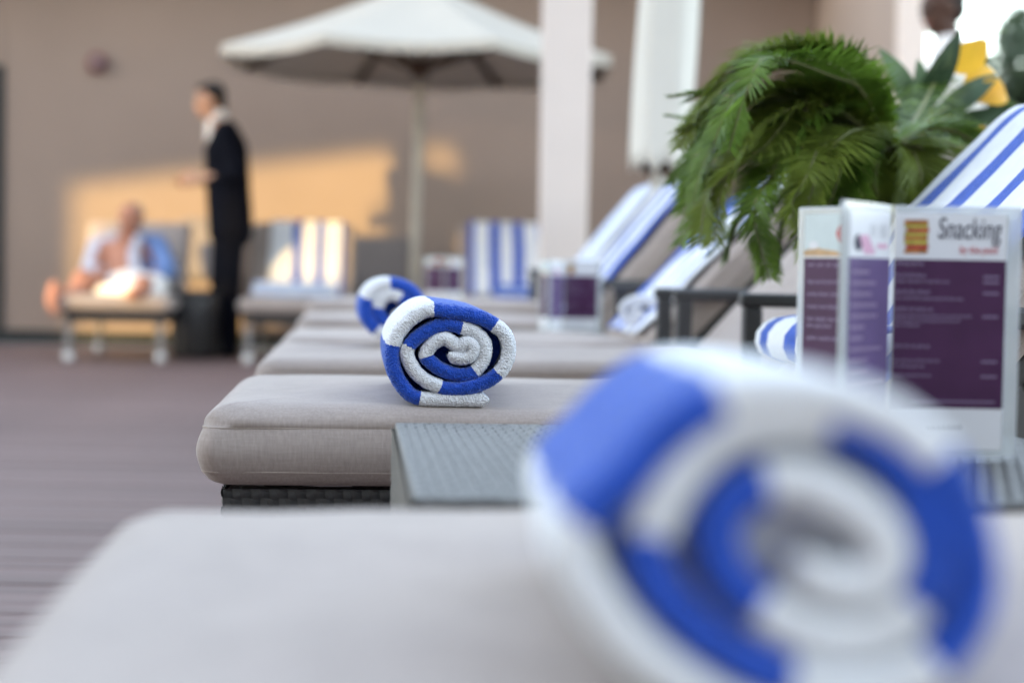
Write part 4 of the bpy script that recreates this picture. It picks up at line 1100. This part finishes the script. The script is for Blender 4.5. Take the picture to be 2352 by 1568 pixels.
# -- man leaning back on the far left lounger
def seated_man():
    Y = 11.05
    def Q(px, py, dy=0.0): return at(px, py, Y + dy)
    base = Q(295, 690); base.z = .372
    t = empty('person', base, 0, 'man in an open white and blue robe sitting on the far left lounger', 'person')
    iv = Matrix.Translation(-base); L = lambda px, py, dy=0.0: iv @ Q(px, py, dy)
    fwd = Vector((-.15, -1, -.15))
    hh = .205
    E, P, Rm = head_parts(Q(299, 506, .10), fwd, hh); Ei = [(iv @ c, r, q) for c, r, q in E]
    Pl = lambda x, y, z: iv @ P(x, y, z)
    hips, chest, neck = L(292, 660, -.05), L(288, 585, .13), L(296, 548, .15)
    wr, wl = L(250, 640, -.22), L(335, 645, -.22)
    chains = [[(hips, .125), (L(288, 625, .05), .115), (chest, .115), (neck, .06)], [(neck, .055), (L(298, 528, .12), .052)],
              [(L(240, 566, .16), .055), (L(212, 620, .0), .043), (wr, .028)], [(L(345, 566, .16), .055), (L(378, 622, .0), .043), (wl, .028)],
              [(L(262, 668, -.08), .085), (L(190, 640, -.42), .060), (L(165, 690, -.52), .048), (L(128, 668, -.62), .036), (L(122, 700, -.66), .034)],
              [(L(322, 668, -.08), .085), (L(330, 655, -.40), .062), (L(322, 672, -.58), .045), (L(300, 676, -.66), .034)],
              [(L(124, 655, -.63), .03), (L(118, 690, -.68), .036), (L(126, 716, -.70), .028)]]
    hn = hand_chains(wr, (.75, -.6, .1), (0.4, .2, -.8), .95, 1); hf = hand_chains(wl, (-.75, -.6, .1), (-.4, .2, -.8), .95, -1)
    blob('body', chains + hn + hf, .008, SKINS, t, 4, Ei)
    eyes_mouth(P, hh, t, iv)
    blob('hair', [], .008, HAIRG, t, 3, [(Pl(-.16, 0, .20), (.34 * hh, .36 * hh, .30 * hh), Rm), (Pl(-.25, 0, -.02), (.2 * hh, .33 * hh, .28 * hh), Rm)])
    blob('robe', [[(L(228, 570, .17), .075), (L(208, 622, .02), .062), (L(238, 640, -.14), .045)], [(L(228, 572, .20), .075), (L(250, 640, .10), .075)], [(L(262, 552, .18), .05), (L(235, 568, .18), .07)]], .011, mat('robe_white', (0.50, 0.50, 0.58), .9, .12, 26), t, 6)
    blob('robe', [[(L(357, 566, .17), .080), (L(383, 622, .02), .066), (L(350, 645, -.14), .048)], [(L(352, 572, .20), .080), (L(345, 645, .10), .085)], [(L(325, 550, .18), .05), (L(352, 566, .18), .07)]], .011, ROBE, t, 6)
    blob('lap_towel', [[(L(240, 662, -.20), .075), (L(300, 650, -.26), .085), (L(360, 658, -.20), .075)], [(L(235, 672, -.40), .05), (L(300, 665, -.46), .06), (L(362, 672, -.38), .05)]], .012, SHIRT, t, 6)
    blob('lapel', [[(L(318, 548, .05), .03), (L(306, 585, -.01), .035), (L(312, 632, -.09), .04)]], .010, mat('robe_white', (0.66, 0.66, 0.74)), t, 5)
    return t
seated_man()

# -- man behind the plants
def far_man():
    Y = 8.0
    def Q(px, py, dy=0.0): return at(px, py, Y + dy)
    base = Q(2165, 900); base.z = 0
    t = empty('person', base, 0, 'dark-haired man in a white shirt standing behind the plants at the top right', 'person')
    iv = Matrix.Translation(-base); L = lambda px, py, dy=0.0: iv @ Q(px, py, dy)
    fwd = Vector((-.93, -.30, -.12)); hh = .225
    E, P, Rm = head_parts(Q(2163, 22), fwd, hh); Ei = [(iv @ c, r, q) for c, r, q in E]; Pl = lambda x, y, z: iv @ P(x, y, z)
    neck, chest, hips = L(2182, 112), L(2185, 215), L(2185, 420)
    wr, wl = L(2140, 455, -.15), L(2150, 455, .18)
    chains = [[(hips, .13), (L(2185, 320), .12), (chest, .13), (neck, .065)], [(neck, .06), (L(2175, 70), .058)],
              [(L(2185, 150, -.19), .06), (L(2195, 305, -.23), .046), (wr, .029)], [(L(2185, 150, .19), .06), (L(2195, 305, .23), .046), (wl, .029)],
              [(L(2185, 430, -.09), .09), (L(2180, 660, -.09), .058), (L(2185, 900, -.09), .04)], [(L(2185, 430, .09), .09), (L(2180, 660, .09), .058), (L(2185, 900, .09), .04)]]
    hn = hand_chains(wr, (-.15, -.1, -1), (-.6, .3, -.2), 1, 1); hf = hand_chains(wl, (-.15, .1, -1), (-.6, -.3, -.2), 1, -1)
    blob('body', chains + hn + hf, .009, SKIND, t, 4, Ei); eyes_mouth(P, hh, t, iv)
    blob('hair', [], .009, HAIR, t, 3, [(Pl(-.14, 0, .20), (.37 * hh, .37 * hh, .35 * hh), Rm), (Pl(-.26, 0, -.0), (.22 * hh, .32 * hh, .30 * hh), Rm), (Pl(.08, 0, .38), (.28 * hh, .30 * hh, .13 * hh), Rm)])
    blob('shirt', [[(L(2180, 108), .078), (L(2185, 150), .10), (chest, .145), (L(2185, 320), .135), (L(2185, 440), .142)], [(L(2185, 152, -.19), .073), (L(2195, 300, -.23), .058)], [(L(2185, 152, .19), .073), (L(2195, 300, .23), .058)], [(L(2185, 145, -.15), .075), (L(2185, 145, .15), .075)]], .012, SHIRT, t, 6)
    blob('trousers', [[(hips, .136), (L(2185, 430, -.09), .102), (L(2180, 660, -.09), .074), (L(2185, 890, -.09), .058)], [(hips, .136), (L(2185, 430, .09), .102), (L(2180, 660, .09), .074), (L(2185, 890, .09), .058)]], .013, SUIT, t, 6)
    for d in (-.09, .09):
        f_ = L(2185, 915, d); f_.z = .042
        blob('shoe', [[(f_, .042), (f_ + Vector((-.14, -.04, -.008)), .034), (f_ + Vector((-.2, -.05, -.012)), .026)]], .009, SHOE, t, 4)
far_man()
